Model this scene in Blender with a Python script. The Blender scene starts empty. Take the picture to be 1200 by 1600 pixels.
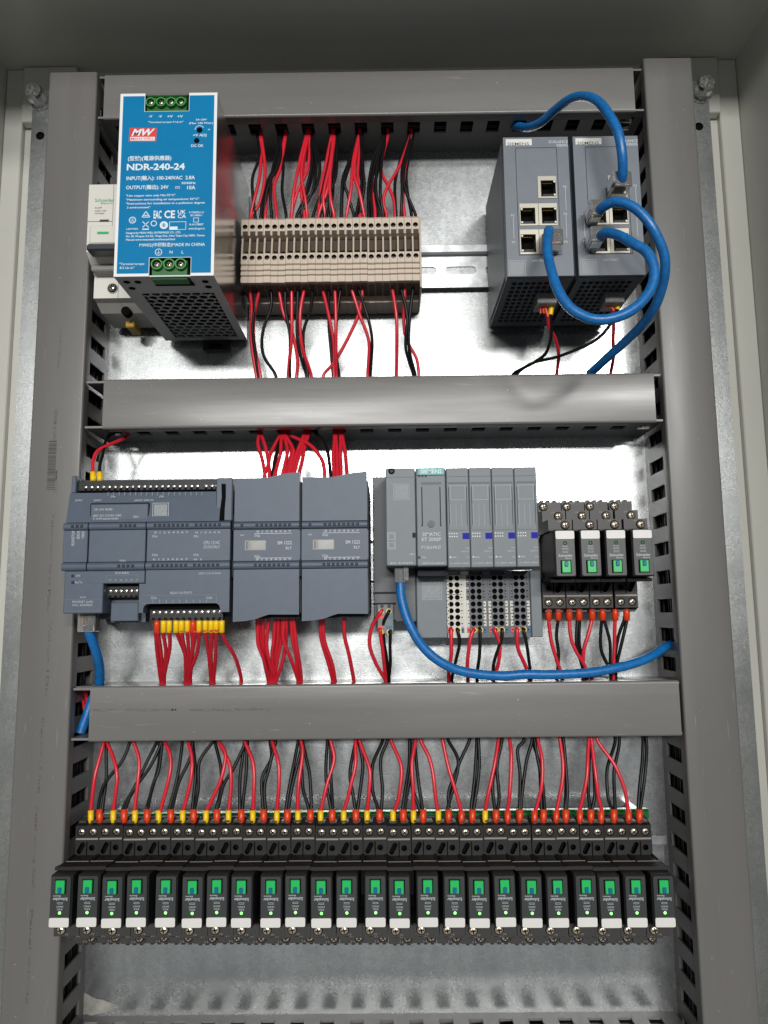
import bpy, math, random
import numpy as np
from mathutils import Vector, Matrix

# ------------------------------------------------------------------ camera, light, exposure
sc = bpy.context.scene
S = 0.001                                     # everything below is laid out in millimetres
CAM = np.array([0.82, -570.26, 4.04])         # 57 cm in front of the mounting plate
FPX = 1180.0
PITCH, YAW, ROLL = (math.radians(a) for a in (7.657, -0.282, -0.628))
FW = np.array([math.sin(YAW)*math.cos(PITCH), math.cos(YAW)*math.cos(PITCH), math.sin(PITCH)])
RT = np.array([math.cos(YAW), -math.sin(YAW), 0.0])
UP = np.cross(RT, FW)
RT, UP = RT*math.cos(ROLL)+UP*math.sin(ROLL), -RT*math.sin(ROLL)+UP*math.cos(ROLL)
cam = bpy.data.cameras.new('camera'); camo = bpy.data.objects.new('camera', cam)
sc.collection.objects.link(camo); sc.camera = camo
cam.sensor_fit = 'VERTICAL'; cam.sensor_height = 24.0; cam.lens = 24.0*FPX/1600
cam.clip_start = 0.01; cam.clip_end = 60
camo.matrix_world = Matrix(((RT[0], UP[0], -FW[0], CAM[0]*S), (RT[1], UP[1], -FW[1], CAM[1]*S),
                            (RT[2], UP[2], -FW[2], CAM[2]*S), (0, 0, 0, 1)))

world = bpy.data.worlds.new('World'); sc.world = world; world.use_nodes = True
world.node_tree.nodes['Background'].inputs[0].default_value = (0.92, 0.97, 1.0, 1)
world.node_tree.nodes['Background'].inputs[1].default_value = 0.19

def area(name, loc, size, watts, target, col):
    l = bpy.data.lights.new(name, 'AREA'); l.shape = 'RECTANGLE'; l.size, l.size_y = size
    l.energy = watts; l.color = col
    o = bpy.data.objects.new(name, l); sc.collection.objects.link(o); o.location = loc
    d = Vector(target)-Vector(loc); o.rotation_euler = d.to_track_quat('-Z', 'Y').to_euler()
    return o
# workshop luminaires well behind the camera, one row off to the right
area('ceiling_luminaire', (-0.2, -8.0, 1.55), (3.6, 0.5), 480, (0, 0, 0.1), (1.0, 0.985, 0.95))
area('ceiling_luminaire.001', (2.35, -7.5, 2.35), (1.5, 0.45), 190, (0, 0, 0.1), (1.0, 0.99, 0.97))
sc.view_settings.view_transform = 'Standard'; sc.view_settings.look = 'None'
sc.view_settings.exposure = 0.0; sc.view_settings.gamma = 1.0; sc.view_settings.use_curve_mapping = False
sc.render.engine = 'CYCLES'; sc.cycles.use_denoising = True
sc.cycles.max_bounces = 8; sc.cycles.caustics_reflective = False; sc.cycles.caustics_refractive = False
sc.cycles.sample_clamp_indirect = 6.0

# ------------------------------------------------------------------ picture point -> place, at a known depth
def ray(u, v): return FW + RT*((u-600)/FPX) - UP*((v-800)/FPX)
def at(u, v, Y):
    d = ray(u, v); t = (Y-CAM[1])/d[1]; return CAM+d*t
def atz(u, v, Z):
    d = ray(u, v); t = (Z-CAM[2])/d[2]; return CAM+d*t
def rect(u0, v0, u1, v1, Y):
    um, vm = (u0+u1)/2, (v0+v1)/2
    return at(u0, vm, Y)[0], at(u1, vm, Y)[0], at(um, v1, Y)[2], at(um, v0, Y)[2]     # x0,x1,z0,z1
def zoom(ox, oy, k): return lambda x, y: (ox+x/k, oy+y/k)

# ------------------------------------------------------------------ materials
MATS = {}
def mat(name, col, rough=0.5, metal=0.0, bump=None, var=None, rvar=None, specks=None, emit=None, trans=0, aniso=None, coat=0, spec=0.5, scratch=None):
    m = bpy.data.materials.new(name); m.use_nodes = True; nt = m.node_tree; N = nt.nodes; L = nt.links
    b = N['Principled BSDF']
    b.inputs['Base Color'].default_value = (*col, 1); b.inputs['Roughness'].default_value = rough
    b.inputs['Metallic'].default_value = metal; b.inputs['Specular IOR Level'].default_value = spec
    if coat: b.inputs['Coat Weight'].default_value = coat; b.inputs['Coat Roughness'].default_value = 0.15
    if trans: b.inputs['Transmission Weight'].default_value = trans; b.inputs['IOR'].default_value = 1.45
    if emit: b.inputs['Emission Color'].default_value = (*emit[0], 1); b.inputs['Emission Strength'].default_value = emit[1]
    tc = N.new('ShaderNodeTexCoord')
    def noise(scale, detail=3, stretch=None):
        n = N.new('ShaderNodeTexNoise'); n.inputs['Scale'].default_value = scale; n.inputs['Detail'].default_value = detail
        if stretch:
            mp = N.new('ShaderNodeMapping'); mp.inputs['Scale'].default_value = stretch
            L.new(tc.outputs['Object'], mp.inputs[0]); L.new(mp.outputs[0], n.inputs[0])
        else: L.new(tc.outputs['Object'], n.inputs[0])
        return n
    def ramp(src, lo, hi, a, c):
        r = N.new('ShaderNodeMapRange'); r.inputs['From Min'].default_value = lo; r.inputs['From Max'].default_value = hi
        r.inputs['To Min'].default_value = a; r.inputs['To Max'].default_value = c
        L.new(src, r.inputs['Value']); return r.outputs[0]
    colsock = None
    if var:                                    # (scale, amount, stretch)
        n = noise(var[0], 4, var[2] if len(var) > 2 else None)
        k = ramp(n.outputs[0], 0.3, 0.7, 1-var[1], 1+var[1])
        mx = N.new('ShaderNodeVectorMath'); mx.operation = 'SCALE'; mx.inputs[0].default_value = col
        L.new(k, mx.inputs['Scale']); colsock = mx.outputs[0]
    if specks:                                 # (scale, threshold, colour): dust and small nicks
        n = noise(specks[0], 2, specks[3] if len(specks) > 3 else None)
        k = ramp(n.outputs[0], specks[1], specks[1]+0.05, 0, 0.75)
        mx = N.new('ShaderNodeMix'); mx.data_type = 'RGBA'
        L.new(k, mx.inputs['Factor'])
        if colsock: L.new(colsock, mx.inputs['A'])
        else: mx.inputs['A'].default_value = (*col, 1)
        mx.inputs['B'].default_value = (*specks[2], 1); colsock = mx.outputs['Result']
    if scratch:                                # (scale, threshold, colour, long axis): fine rubbed streaks at two slants
        for q, rot in enumerate((0.5, -0.35)):
            mp = N.new('ShaderNodeMapping'); mp.inputs['Rotation'].default_value = (0, rot, 0)
            mp.inputs['Scale'].default_value = [0.05 if i == scratch[3] else 1 for i in range(3)]; mp.inputs['Location'].default_value = (q*0.3, 0, q*0.7)
            n = N.new('ShaderNodeTexNoise'); n.inputs['Scale'].default_value = scratch[0]*(1+0.6*q); n.inputs['Detail'].default_value = 1
            L.new(tc.outputs['Object'], mp.inputs[0]); L.new(mp.outputs[0], n.inputs[0])
            k = ramp(n.outputs[0], scratch[1], scratch[1]+0.06, 0, 0.45)
            mx = N.new('ShaderNodeMix'); mx.data_type = 'RGBA'; L.new(k, mx.inputs['Factor'])
            if colsock: L.new(colsock, mx.inputs['A'])
            else: mx.inputs['A'].default_value = (*col, 1)
            mx.inputs['B'].default_value = (*scratch[2], 1); colsock = mx.outputs['Result']
    if colsock: L.new(colsock, b.inputs['Base Color'])
    if rvar:
        n = noise(rvar[0], 4, rvar[2] if len(rvar) > 2 else None)
        L.new(ramp(n.outputs[0], 0.3, 0.7, max(0.03, rough-rvar[1]), rough+rvar[1]), b.inputs['Roughness'])
    if bump:                                   # (scale, strength, stretch)
        n = noise(bump[0], 3, bump[2] if len(bump) > 2 else None)
        bp = N.new('ShaderNodeBump'); bp.inputs['Strength'].default_value = bump[1]; bp.inputs['Distance'].default_value = 0.0004
        L.new(n.outputs[0], bp.inputs['Height']); L.new(bp.outputs[0], b.inputs['Normal'])
    if aniso: b.inputs['Anisotropic'].default_value = aniso
    MATS[name] = m
    return m

def galvanised():
    m = bpy.data.materials.new('galvanised_steel'); m.use_nodes = True; N = m.node_tree.nodes; L = m.node_tree.links
    b = N['Principled BSDF']; b.inputs['Metallic'].default_value = 0.9
    tc = N.new('ShaderNodeTexCoord')
    vo = N.new('ShaderNodeTexVoronoi'); vo.inputs['Scale'].default_value = 420
    L.new(tc.outputs['Object'], vo.inputs['Vector'])
    n1 = N.new('ShaderNodeTexNoise'); n1.inputs['Scale'].default_value = 22; n1.inputs['Detail'].default_value = 6
    L.new(tc.outputs['Object'], n1.inputs[0])
    mp = N.new('ShaderNodeMapping'); mp.inputs['Scale'].default_value = (1, 1, 0.12)
    L.new(tc.outputs['Object'], mp.inputs[0])
    n2 = N.new('ShaderNodeTexNoise'); n2.inputs['Scale'].default_value = 90; n2.inputs['Detail'].default_value = 5
    L.new(mp.outputs[0], n2.inputs[0])
    def mr(s, a, c, lo=0.25, hi=0.75):
        r = N.new('ShaderNodeMapRange'); r.inputs['From Min'].default_value = lo; r.inputs['From Max'].default_value = hi
        r.inputs['To Min'].default_value = a; r.inputs['To Max'].default_value = c; L.new(s, r.inputs['Value']); return r.outputs[0]
    sep = N.new('ShaderNodeSeparateColor'); L.new(vo.outputs['Color'], sep.inputs[0])
    def mul(a, c):
        q = N.new('ShaderNodeMath'); q.operation = 'MULTIPLY'; L.new(a, q.inputs[0]); L.new(c, q.inputs[1]); return q.outputs[0]
    k = mul(mul(mr(sep.outputs[0], 0.95, 1.04, 0, 1), mr(n1.outputs[0], 0.92, 1.06)), mr(n2.outputs[0], 0.90, 1.08))
    cv = N.new('ShaderNodeVectorMath'); cv.operation = 'SCALE'; cv.inputs[0].default_value = (0.50, 0.52, 0.525)
    n3 = N.new('ShaderNodeTexNoise'); n3.inputs['Scale'].default_value = 900; n3.inputs['Detail'].default_value = 3; L.new(tc.outputs['Object'], n3.inputs[0])
    k = mul(k, mr(n3.outputs[0], 0.91, 1.08)); L.new(k, cv.inputs['Scale']); L.new(cv.outputs[0], b.inputs['Base Color'])
    a = N.new('ShaderNodeMath'); a.operation = 'ADD'
    L.new(mr(sep.outputs[1], -0.012, 0.012, 0, 1), a.inputs[0]); L.new(mr(n1.outputs[0], 0.25, 0.29), a.inputs[1])
    L.new(a.outputs[0], b.inputs['Roughness'])
    bp = N.new('ShaderNodeBump'); bp.inputs['Strength'].default_value = 0.12; bp.inputs['Distance'].default_value = 0.0003
    L.new(n3.outputs[0], bp.inputs['Height']); L.new(bp.outputs[0], b.inputs['Normal'])
    MATS['zinc'] = m
galvanised()
mat('paint', (0.60, 0.595, 0.545), 0.30, bump=(900, 0.18), var=(8, 0.04))
mat('duct_h', (0.152, 0.147, 0.142), 0.26, spec=0.36, var=(30, 0.06, (0.15, 1, 1)), rvar=(60, 0.08, (0.1, 1, 1)), specks=(420, 0.73, (0.42, 0.41, 0.40)), bump=(400, 0.05, (0.05, 1, 1)), scratch=(620, 0.735, (0.30, 0.29, 0.28), 0))
mat('duct_v', (0.128, 0.123, 0.119), 0.36, spec=0.30, var=(30, 0.06, (1, 1, 0.15)), rvar=(60, 0.08, (1, 1, 0.1)), specks=(380, 0.75, (0.42, 0.41, 0.40)), bump=(400, 0.05, (1, 1, 0.05)), scratch=(620, 0.755, (0.26, 0.25, 0.24), 2))
mat('duct_cut', (0.36, 0.34, 0.31), 0.6)
mat('duct_wall', (0.150, 0.145, 0.141), 0.40, var=(40, 0.05))
mat('ink_faint', (0.085, 0.08, 0.077), 0.6, var=(300, 0.5))
mat('rail', (0.66, 0.68, 0.69), 0.30, 0.95, var=(60, 0.06, (0.1, 1, 1)), rvar=(90, 0.05))
mat('sheet', (0.62, 0.61, 0.60), 0.20, 0.95, bump=(300, 0.03, (1, 0.02, 1)), rvar=(120, 0.04, (1, 0.1, 1)))
mat('sheet_dull', (0.42, 0.42, 0.43), 0.45, 0.5)
mat('white_paint', (0.72, 0.73, 0.73), 0.4)
mat('label_blue', (0.0, 0.17, 0.375), 0.45, spec=0.12, var=(60, 0.04), bump=(1500, 0.04))
mat('print_white', (0.66, 0.72, 0.75), 0.5)
mat('print_grey', (0.40, 0.43, 0.46), 0.6)
mat('print_dim', (0.22, 0.245, 0.275), 0.6)
mat('print_pale', (0.48, 0.52, 0.55), 0.6)
mat('patch', (0.24, 0.255, 0.27), 0.6, var=(1500, 0.25))
mat('print_dark', (0.03, 0.03, 0.03), 0.6)
mat('logo_red', (0.62, 0.03, 0.02), 0.45)
mat('logo_green', (0.02, 0.30, 0.10), 0.5)
mat('teal', (0.02, 0.26, 0.25), 0.4)
mat('green_plug', (0.012, 0.115, 0.02), 0.38, var=(300, 0.1))
mat('green_lite', (0.035, 0.26, 0.05), 0.35)
mat('green_strip', (0.004, 0.11, 0.025), 0.25)
mat('nickel', (0.78, 0.68, 0.54), 0.30, 0.85, rvar=(800, 0.08))
mat('steel', (0.62, 0.62, 0.61), 0.25, 1.0, rvar=(500, 0.08))
mat('pit', (0.004, 0.004, 0.004), 0.8, spec=0.04)
mat('brown_pit', (0.060, 0.043, 0.030), 0.6, spec=0.2)
mat('black', (0.014, 0.0135, 0.014), 0.45, spec=0.3, var=(300, 0.15), bump=(2500, 0.05))
mat('black_side', (0.012, 0.012, 0.013), 0.5)
mat('relay_front', (0.026, 0.028, 0.030), 0.42, bump=(3000, 0.06))
mat('relay_lit', (0.20, 0.195, 0.185), 0.45, bump=(3000, 0.06))
mat('relay_tier', (0.026, 0.025, 0.025), 0.48, bump=(3000, 0.08), var=(400, 0.15))
mat('lever', (0.012, 0.011, 0.011), 0.6, spec=0.2)
mat('strip', (0.23, 0.21, 0.19), 0.45)
mat('tag_white', (0.62, 0.61, 0.585), 0.45, var=(100, 0.03))
mat('btn_green', (0.015, 0.42, 0.10), 0.32)
mat('btn_blue', (0.01, 0.12, 0.26), 0.25)
mat('led_on', (0.2, 0.9, 0.2), 0.3, emit=((0.28, 1.0, 0.22), 1.7))
mat('led_off', (0.03, 0.16, 0.03), 0.2)
mat('beige', (0.48, 0.395, 0.315), 0.45, var=(200, 0.05), bump=(2500, 0.05))
mat('sie', (0.070, 0.092, 0.128), 0.45, spec=0.36, var=(120, 0.05), bump=(2600, 0.10), specks=(900, 0.79, (0.22, 0.23, 0.25)))
mat('sie_switch', (0.120, 0.138, 0.165), 0.45, var=(120, 0.05), bump=(2600, 0.10))
mat('sie_dark', (0.045, 0.056, 0.072), 0.48, bump=(2600, 0.10))
mat('sie_edge', (0.010, 0.013, 0.018), 0.6, spec=0.2)
mat('et', (0.132, 0.152, 0.168), 0.47, spec=0.4, var=(120, 0.04), bump=(2600, 0.10))
mat('et_base', (0.075, 0.083, 0.095), 0.5, var=(900, 0.15), bump=(2600, 0.12))
mat('et_white', (0.52, 0.50, 0.45), 0.45)
mat('mod_blue', (0.012, 0.014, 0.30), 0.5, spec=0.1)
mat('window', (0.13, 0.135, 0.12), 0.3, var=(150, 0.3))
mat('shield', (0.30, 0.285, 0.24), 0.38, 0.75)
mat('plug_grey', (0.17, 0.165, 0.16), 0.4, var=(300, 0.2))
mat('screw_dark', (0.16, 0.12, 0.09), 0.4, 0.6)
mat('contact', (0.60, 0.38, 0.10), 0.25, 1.0)
mat('clear', (0.95, 0.95, 0.95), 0.12, trans=0.88)
mat('pvc_red', (0.58, 0.016, 0.032), 0.34, var=(120, 0.06))
mat('pvc_black', (0.006, 0.006, 0.007), 0.38, spec=0.22)
mat('pvc_blue', (0.006, 0.125, 0.37), 0.34, var=(350, 0.20), bump=(1200, 0.25), specks=(900, 0.66, (0.05, 0.22, 0.48)))
mat('ferrule_yellow', (0.80, 0.52, 0.004), 0.38)
mat('ferrule_orange', (0.62, 0.042, 0.006), 0.36)
mat('tin', (0.65, 0.63, 0.60), 0.25, 1.0)
mat('copper', (0.55, 0.22, 0.06), 0.3, 1.0)
mat('mcb_white', (0.60, 0.585, 0.54), 0.42, bump=(2500, 0.05))
mat('mcb_grey', (0.24, 0.235, 0.22), 0.45)
mat('mcb_toggle', (0.02, 0.024, 0.03), 0.35)
mat('clip_yellow', (0.42, 0.25, 0.01), 0.4)
mat('reflection_tone', (0.24, 0.23, 0.21), 0.7, var=(200, 0.2))

# ------------------------------------------------------------------ mesh builder (millimetres, world axes)
ORG = {}
COL = sc.collection
_font = {}
def glyphs(s, bold=0.008):
    if (s, bold) in _font: return _font[s, bold]
    cu = bpy.data.curves.new('lettering', 'FONT'); cu.body = s; cu.resolution_u = 2; cu.size = 1.0; cu.offset = bold
    o = bpy.data.objects.new('lettering', cu); COL.objects.link(o)
    bpy.context.view_layer.update()
    me = o.to_mesh()
    V = np.array([v.co[:2] for v in me.vertices]).reshape(-1, 2); F = [tuple(p.vertices) for p in me.polygons]
    o.to_mesh_clear(); bpy.data.objects.remove(o); bpy.data.curves.remove(cu)
    _font[s, bold] = (V, F); return V, F
CAP = glyphs('H')[0][:, 1].max()

class MB:
    def __init__(s): s.v = []; s.f = []; s.m = []; s.sm = []
    def face(s, pts, m, smooth=False):
        k = len(s.v); s.v += [tuple(p) for p in pts]; s.f.append(tuple(range(k, k+len(pts)))); s.m.append(m); s.sm.append(smooth); return s
    def add(s, V, F, m, smooth=False):
        k = len(s.v); s.v += [tuple(p) for p in V]
        for f in F: s.f.append(tuple(i+k for i in f)); s.m.append(m); s.sm.append(smooth)
        return s
    def box(s, x0, x1, y0, y1, z0, z1, m, c=0.0):
        if c <= 0:
            V = [(x, y, z) for x in (x0, x1) for y in (y0, y1) for z in (z0, z1)]
            return s.add(V, [(0, 1, 3, 2), (4, 6, 7, 5), (0, 4, 5, 1), (2, 3, 7, 6), (0, 2, 6, 4), (1, 5, 7, 3)], m)
        X = (x0, x1); Y = (y0, y1); Z = (z0, z1); V = []; I = {}
        for i in (0, 1):
            for j in (0, 1):
                for k in (0, 1):
                    sx, sy, sz = 1-2*i, 1-2*j, 1-2*k
                    for a, off in (('x', (0, sy*c, sz*c)), ('y', (sx*c, 0, sz*c)), ('z', (sx*c, sy*c, 0))):
                        I[i, j, k, a] = len(V); V.append((X[i]+off[0], Y[j]+off[1], Z[k]+off[2]))
        F = []
        for i in (0, 1): F.append(tuple(I[i, j, k, 'x'] for j, k in ((0, 0), (1, 0), (1, 1), (0, 1))))
        for j in (0, 1): F.append(tuple(I[i, j, k, 'y'] for i, k in ((0, 0), (1, 0), (1, 1), (0, 1))))
        for k in (0, 1): F.append(tuple(I[i, j, k, 'z'] for i, j in ((0, 0), (1, 0), (1, 1), (0, 1))))
        for i in (0, 1):
            for j in (0, 1): F.append((I[i, j, 0, 'x'], I[i, j, 1, 'x'], I[i, j, 1, 'y'], I[i, j, 0, 'y']))
            for k in (0, 1): F.append((I[i, 0, k, 'x'], I[i, 1, k, 'x'], I[i, 1, k, 'z'], I[i, 0, k, 'z']))
        for j in (0, 1):
            for k in (0, 1): F.append((I[0, j, k, 'y'], I[1, j, k, 'y'], I[1, j, k, 'z'], I[0, j, k, 'z']))
        for i in (0, 1):
            for j in (0, 1):
                for k in (0, 1): F.append((I[i, j, k, 'x'], I[i, j, k, 'y'], I[i, j, k, 'z']))
        return s.add(V, F, m)
    def prism(s, axis, prof, a, b, m, caps=True):
        # axis 'x': prof (y,z); 'y': prof (x,z); 'z': prof (x,y)
        P = {'x': lambda t, p: (t, p[0], p[1]), 'y': lambda t, p: (p[0], t, p[1]), 'z': lambda t, p: (p[0], p[1], t)}[axis]
        n = len(prof); V = [P(a, p) for p in prof]+[P(b, p) for p in prof]
        F = [(i, (i+1) % n, (i+1) % n+n, i+n) for i in range(n)]
        if caps: F += [tuple(range(n)), tuple(range(n, 2*n))]
        return s.add(V, F, m)
    def cyl(s, c, axis, r, h, m, n=14, r2=None, rot=0.0, cap=True, mcap=None):
        r2 = r if r2 is None else r2
        A = {'x': 0, 'y': 1, 'z': 2}[axis]; B = [i for i in (0, 1, 2) if i != A]; V = []
        for t, rr in ((0, r), (h, r2)):
            for i in range(n):
                p = [c[0], c[1], c[2]]; w = rot+2*math.pi*i/n
                p[A] += t; p[B[0]] += rr*math.cos(w); p[B[1]] += rr*math.sin(w); V.append(p)
        s.add(V, [(i, (i+1) % n, (i+1) % n+n, i+n) for i in range(n)], m, n > 8)
        if cap:
            s.face(V[:n], m); s.face(V[n:], mcap or m)
        return s
    def slab(s, us, vs, hole, fn, m, t=1.0):
        # a sheet on a grid with cells left out; fn(u,v,d) places it, d = 0 front, t = back
        nu, nv = len(us)-1, len(vs)-1
        H = [[bool(hole(i, j)) for j in range(nv)] for i in range(nu)]
        solid = lambda i, j: 0 <= i < nu and 0 <= j < nv and not H[i][j]
        for i in range(nu):
            for j in range(nv):
                if H[i][j]: continue
                a, b, c, d = us[i], us[i+1], vs[j], vs[j+1]
                for q in (0, t): s.face([fn(a, c, q), fn(b, c, q), fn(b, d, q), fn(a, d, q)], m)
                if not solid(i-1, j): s.face([fn(a, c, 0), fn(a, d, 0), fn(a, d, t), fn(a, c, t)], m)
                if not solid(i+1, j): s.face([fn(b, c, 0), fn(b, d, 0), fn(b, d, t), fn(b, c, t)], m)
                if not solid(i, j-1): s.face([fn(a, c, 0), fn(b, c, 0), fn(b, c, t), fn(a, c, t)], m)
                if not solid(i, j+1): s.face([fn(a, d, 0), fn(b, d, 0), fn(b, d, t), fn(a, d, t)], m)
        return s
    def pit(s, fn, x0, x1, z0, z1, loop, depth, m, mw=None, mf=None):
        # face x0..x1,z0..z1 with a hole: loop runs anticlockwise from its rightmost point, leftmost at the half
        n = len(loop); h = n//2; zr, zl = loop[0][1], loop[h][1]
        s.face([fn(x1, zr, 0), fn(x1, z1, 0), fn(x0, z1, 0), fn(x0, zl, 0)]+[fn(*loop[i], 0) for i in range(h, -1, -1)], m)
        s.face([fn(x0, zl, 0), fn(x0, z0, 0), fn(x1, z0, 0), fn(x1, zr, 0)]+[fn(*loop[i % n], 0) for i in range(n, h-1, -1)], m)
        for i in range(n):
            a, b = loop[i], loop[(i+1) % n]
            s.face([fn(*a, 0), fn(*b, 0), fn(*b, depth), fn(*a, depth)], mw or m)
        if mf: s.face([fn(*p, depth) for p in loop], mf)
        return s
    def tube(s, pts, r, m, n=8, cap=True):
        P = np.array(pts, float); T = np.gradient(P, axis=0); T /= np.linalg.norm(T, axis=1)[:, None]+1e-12
        a = np.array([0, 1, 0.3]); a = a-T[0]*(a@T[0]); a /= np.linalg.norm(a); V = []
        R = r if hasattr(r, '__len__') else [r]*len(P)
        for p, t, rr in zip(P, T, R):
            a = a-t*(a@t); a /= np.linalg.norm(a); b = np.cross(t, a)
            V += [tuple(p+rr*(a*math.cos(2*math.pi*i/n)+b*math.sin(2*math.pi*i/n))) for i in range(n)]
        F = [(k*n+i, k*n+(i+1) % n, (k+1)*n+(i+1) % n, (k+1)*n+i) for k in range(len(P)-1) for i in range(n)]
        s.add(V, F, m, True)
        if cap: s.face(V[:n], m); s.face(V[-n:], m)
        return s
    def text(s, t, x0, x1, zb, cap, y, m, turn=0, bold=0.008):
        V, F = glyphs(t, bold)
        if not len(V): return s
        lo, hi = V[:, 0].min(), V[:, 0].max(); kx = (x1-x0)/(hi-lo) if x1 is not None else cap/CAP
        P = [((a-lo)*kx, b*cap/CAP) for a, b in V]
        w = (hi-lo)*kx
        if turn == 180: Q = [(x0+w-a, y, zb-b) for a, b in P]
        elif turn == 90: Q = [(x0-b, y, zb+a) for a, b in P]      # reads upwards
        elif turn == -90: Q = [(x0+b, y, zb-a) for a, b in P]
        else: Q = [(x0+a, y, zb+b) for a, b in P]
        return s.add(Q, F, m)
    def ptext(s, t, p0, p1, cap, y, m, bold=0.008):
        # p0: baseline left, p1: baseline right (x only), in picture points; cap height in picture points
        A = at(p0[0], p0[1], y); B = at(p1, p0[1], y); C = at(p0[0], p0[1]-cap, y)
        return s.text(t, A[0], B[0], A[2], C[2]-A[2], y, m, bold=bold)
    def ring(s, cx, cz, r, w, y, m, n=20, frac=1.0, a0=0.0):
        for i in range(n):
            a, b = a0+2*math.pi*frac*i/n, a0+2*math.pi*frac*(i+1)/n
            s.face([(cx+r*math.cos(a), y, cz+r*math.sin(a)), (cx+r*math.cos(b), y, cz+r*math.sin(b)),
                    (cx+(r-w)*math.cos(b), y, cz+(r-w)*math.sin(b)), (cx+(r-w)*math.cos(a), y, cz+(r-w)*math.sin(a))], m)
        return s
    def quad(s, x0, x1, z0, z1, y, m): return s.face([(x0, y, z0), (x1, y, z0), (x1, y, z1), (x0, y, z1)], m)
    def frame(s, x0, x1, z0, z1, w, y, m):
        s.quad(x0, x1, z0, z0+w, y, m); s.quad(x0, x1, z1-w, z1, y, m); s.quad(x0, x0+w, z0+w, z1-w, y, m); s.quad(x1-w, x1, z0+w, z1-w, y, m); return s
    def build(s, name, parent=None, origin=None, label=None, cat=None, group=None, kind=None):
        o0 = ORG[parent.name] if parent is not None else (origin or (0, 0, 0))
        me = bpy.data.meshes.new(name)
        me.from_pydata([((a-o0[0])*S, (b-o0[1])*S, (c-o0[2])*S) for a, b, c in s.v], [], s.f)
        names = list(dict.fromkeys(s.m))
        for n in names: me.materials.append(MATS[n])
        ix = {n: i for i, n in enumerate(names)}
        me.polygons.foreach_set('material_index', [ix[n] for n in s.m])
        me.polygons.foreach_set('use_smooth', s.sm)
        me.update()
        o = bpy.data.objects.new(name, me); COL.objects.link(o)
        if parent is not None: o.parent = parent
        else: o.location = [q*S for q in o0]
        ORG[o.name] = o0
        return tag(o, label, cat, group, kind)
def tag(o, label=None, cat=None, group=None, kind=None):
    for k, v in (('label', label), ('category', cat), ('group', group), ('kind', kind)):
        if v: o[k] = v
    return o
def thing(name, label, cat, origin, group=None):
    o = bpy.data.objects.new(name, None); COL.objects.link(o); o.empty_display_size = 0.005
    o.location = [q*S for q in origin]; ORG[o.name] = tuple(origin)
    return tag(o, label, cat, group)
def copy_tree(o, parent=None):
    c = o.copy(); COL.objects.link(c)
    if parent is not None: c.parent = parent
    for ch in list(o.children): copy_tree(ch, c)
    return c
ORD = ['first', 'second', 'third', 'fourth', 'fifth', 'sixth', 'seventh', 'eighth', 'ninth', 'tenth', 'eleventh', 'twelfth', 'thirteenth',
       'fourteenth', 'fifteenth', 'sixteenth', 'seventeenth', 'eighteenth', 'nineteenth', 'twentieth', 'twenty-first', 'twenty-second',
       'twenty-third', 'twenty-fourth']
def rrect(x0, x1, z0, z1, r, n=4):
    out = []
    for cx, cz, a0 in ((x1-r, z1-r, 0), (x0+r, z1-r, 90), (x0+r, z0+r, 180), (x1-r, z0+r, 270)):
        out += [(cx+r*math.cos(math.radians(a0+i*90/(n-1))), cz+r*math.sin(math.radians(a0+i*90/(n-1)))) for i in range(n)]
    return out
def circle(cx, cz, r, n=12): return [(cx+r*math.cos(2*math.pi*i/n), cz+r*math.sin(2*math.pi*i/n)) for i in range(n)]
def stadium(cx, cz, w, h, n=8):
    r = h/2; d = w/2-r
    R = [(cx+d+r*math.cos(a), cz+r*math.sin(a)) for a in [math.pi/2*i/(n/2) for i in range(n//2+1)]]
    Lf = [(cx-d+r*math.cos(a), cz+r*math.sin(a)) for a in [math.pi/2+math.pi*i/n for i in range(n+1)]]
    R2 = [(cx+d+r*math.cos(a), cz+r*math.sin(a)) for a in [-math.pi/2+math.pi/2*i/(n/2) for i in range(n//2)]]
    return R+Lf+R2
facing = lambda y: (lambda u, v, d: (u, y+d, v))          # a surface looking towards the door, d goes inwards
_scr = {}
def screw(parent, x, y, z, r, m='nickel', ang=None, name='screw', depth=1.6, cross=True):
    # domed head with a driver slot, face at y (towards the door)
    a = random.choice((0.2, 0.75, 1.2, 1.75, 2.3)) if ang is None else ang
    b = MB(); o = ORG[parent.name]
    key = (round(r, 2), m, a, cross, depth)
    if key not in _scr:
        b.cyl((0, 0, 0), 'y', r, -depth*0.35, m, 14, cap=False)
        dome = [(r, -depth*0.35), (r*0.9, -depth*0.68), (r*0.66, -depth*0.9), (r*0.36, -depth), (0.01*r, -depth*1.01)]; n = 14
        V = [(a_*math.cos(2*math.pi*i/n), y_, a_*math.sin(2*math.pi*i/n)) for a_, y_ in dome for i in range(n)]
        b.add(V, [(q*n+i, q*n+(i+1) % n, (q+1)*n+(i+1) % n, (q+1)*n+i) for q in range(4) for i in range(n)], m, True)
        for k in ((0, math.pi/2) if cross else (0,)):
            c, s_ = math.cos(a+k), math.sin(a+k); w, l = r*0.15, r*0.66; y1 = -depth*1.02-0.03-(0.01 if k else 0)
            b.face([(c*i-s_*j, y1, s_*i+c*j) for i, j in ((-l, -w), (l, -w), (l, w), (-l, w))], 'pit')
        t = b.build(name, None, (0, 0, 0)); _scr[key] = t.data; t.parent = parent
    else:
        t = bpy.data.objects.new(name, _scr[key]); COL.objects.link(t); t.parent = parent
    t.location = ((x-o[0])*S, (y-o[1])*S, (z-o[2])*S)
    return t
random.seed(4)
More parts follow.
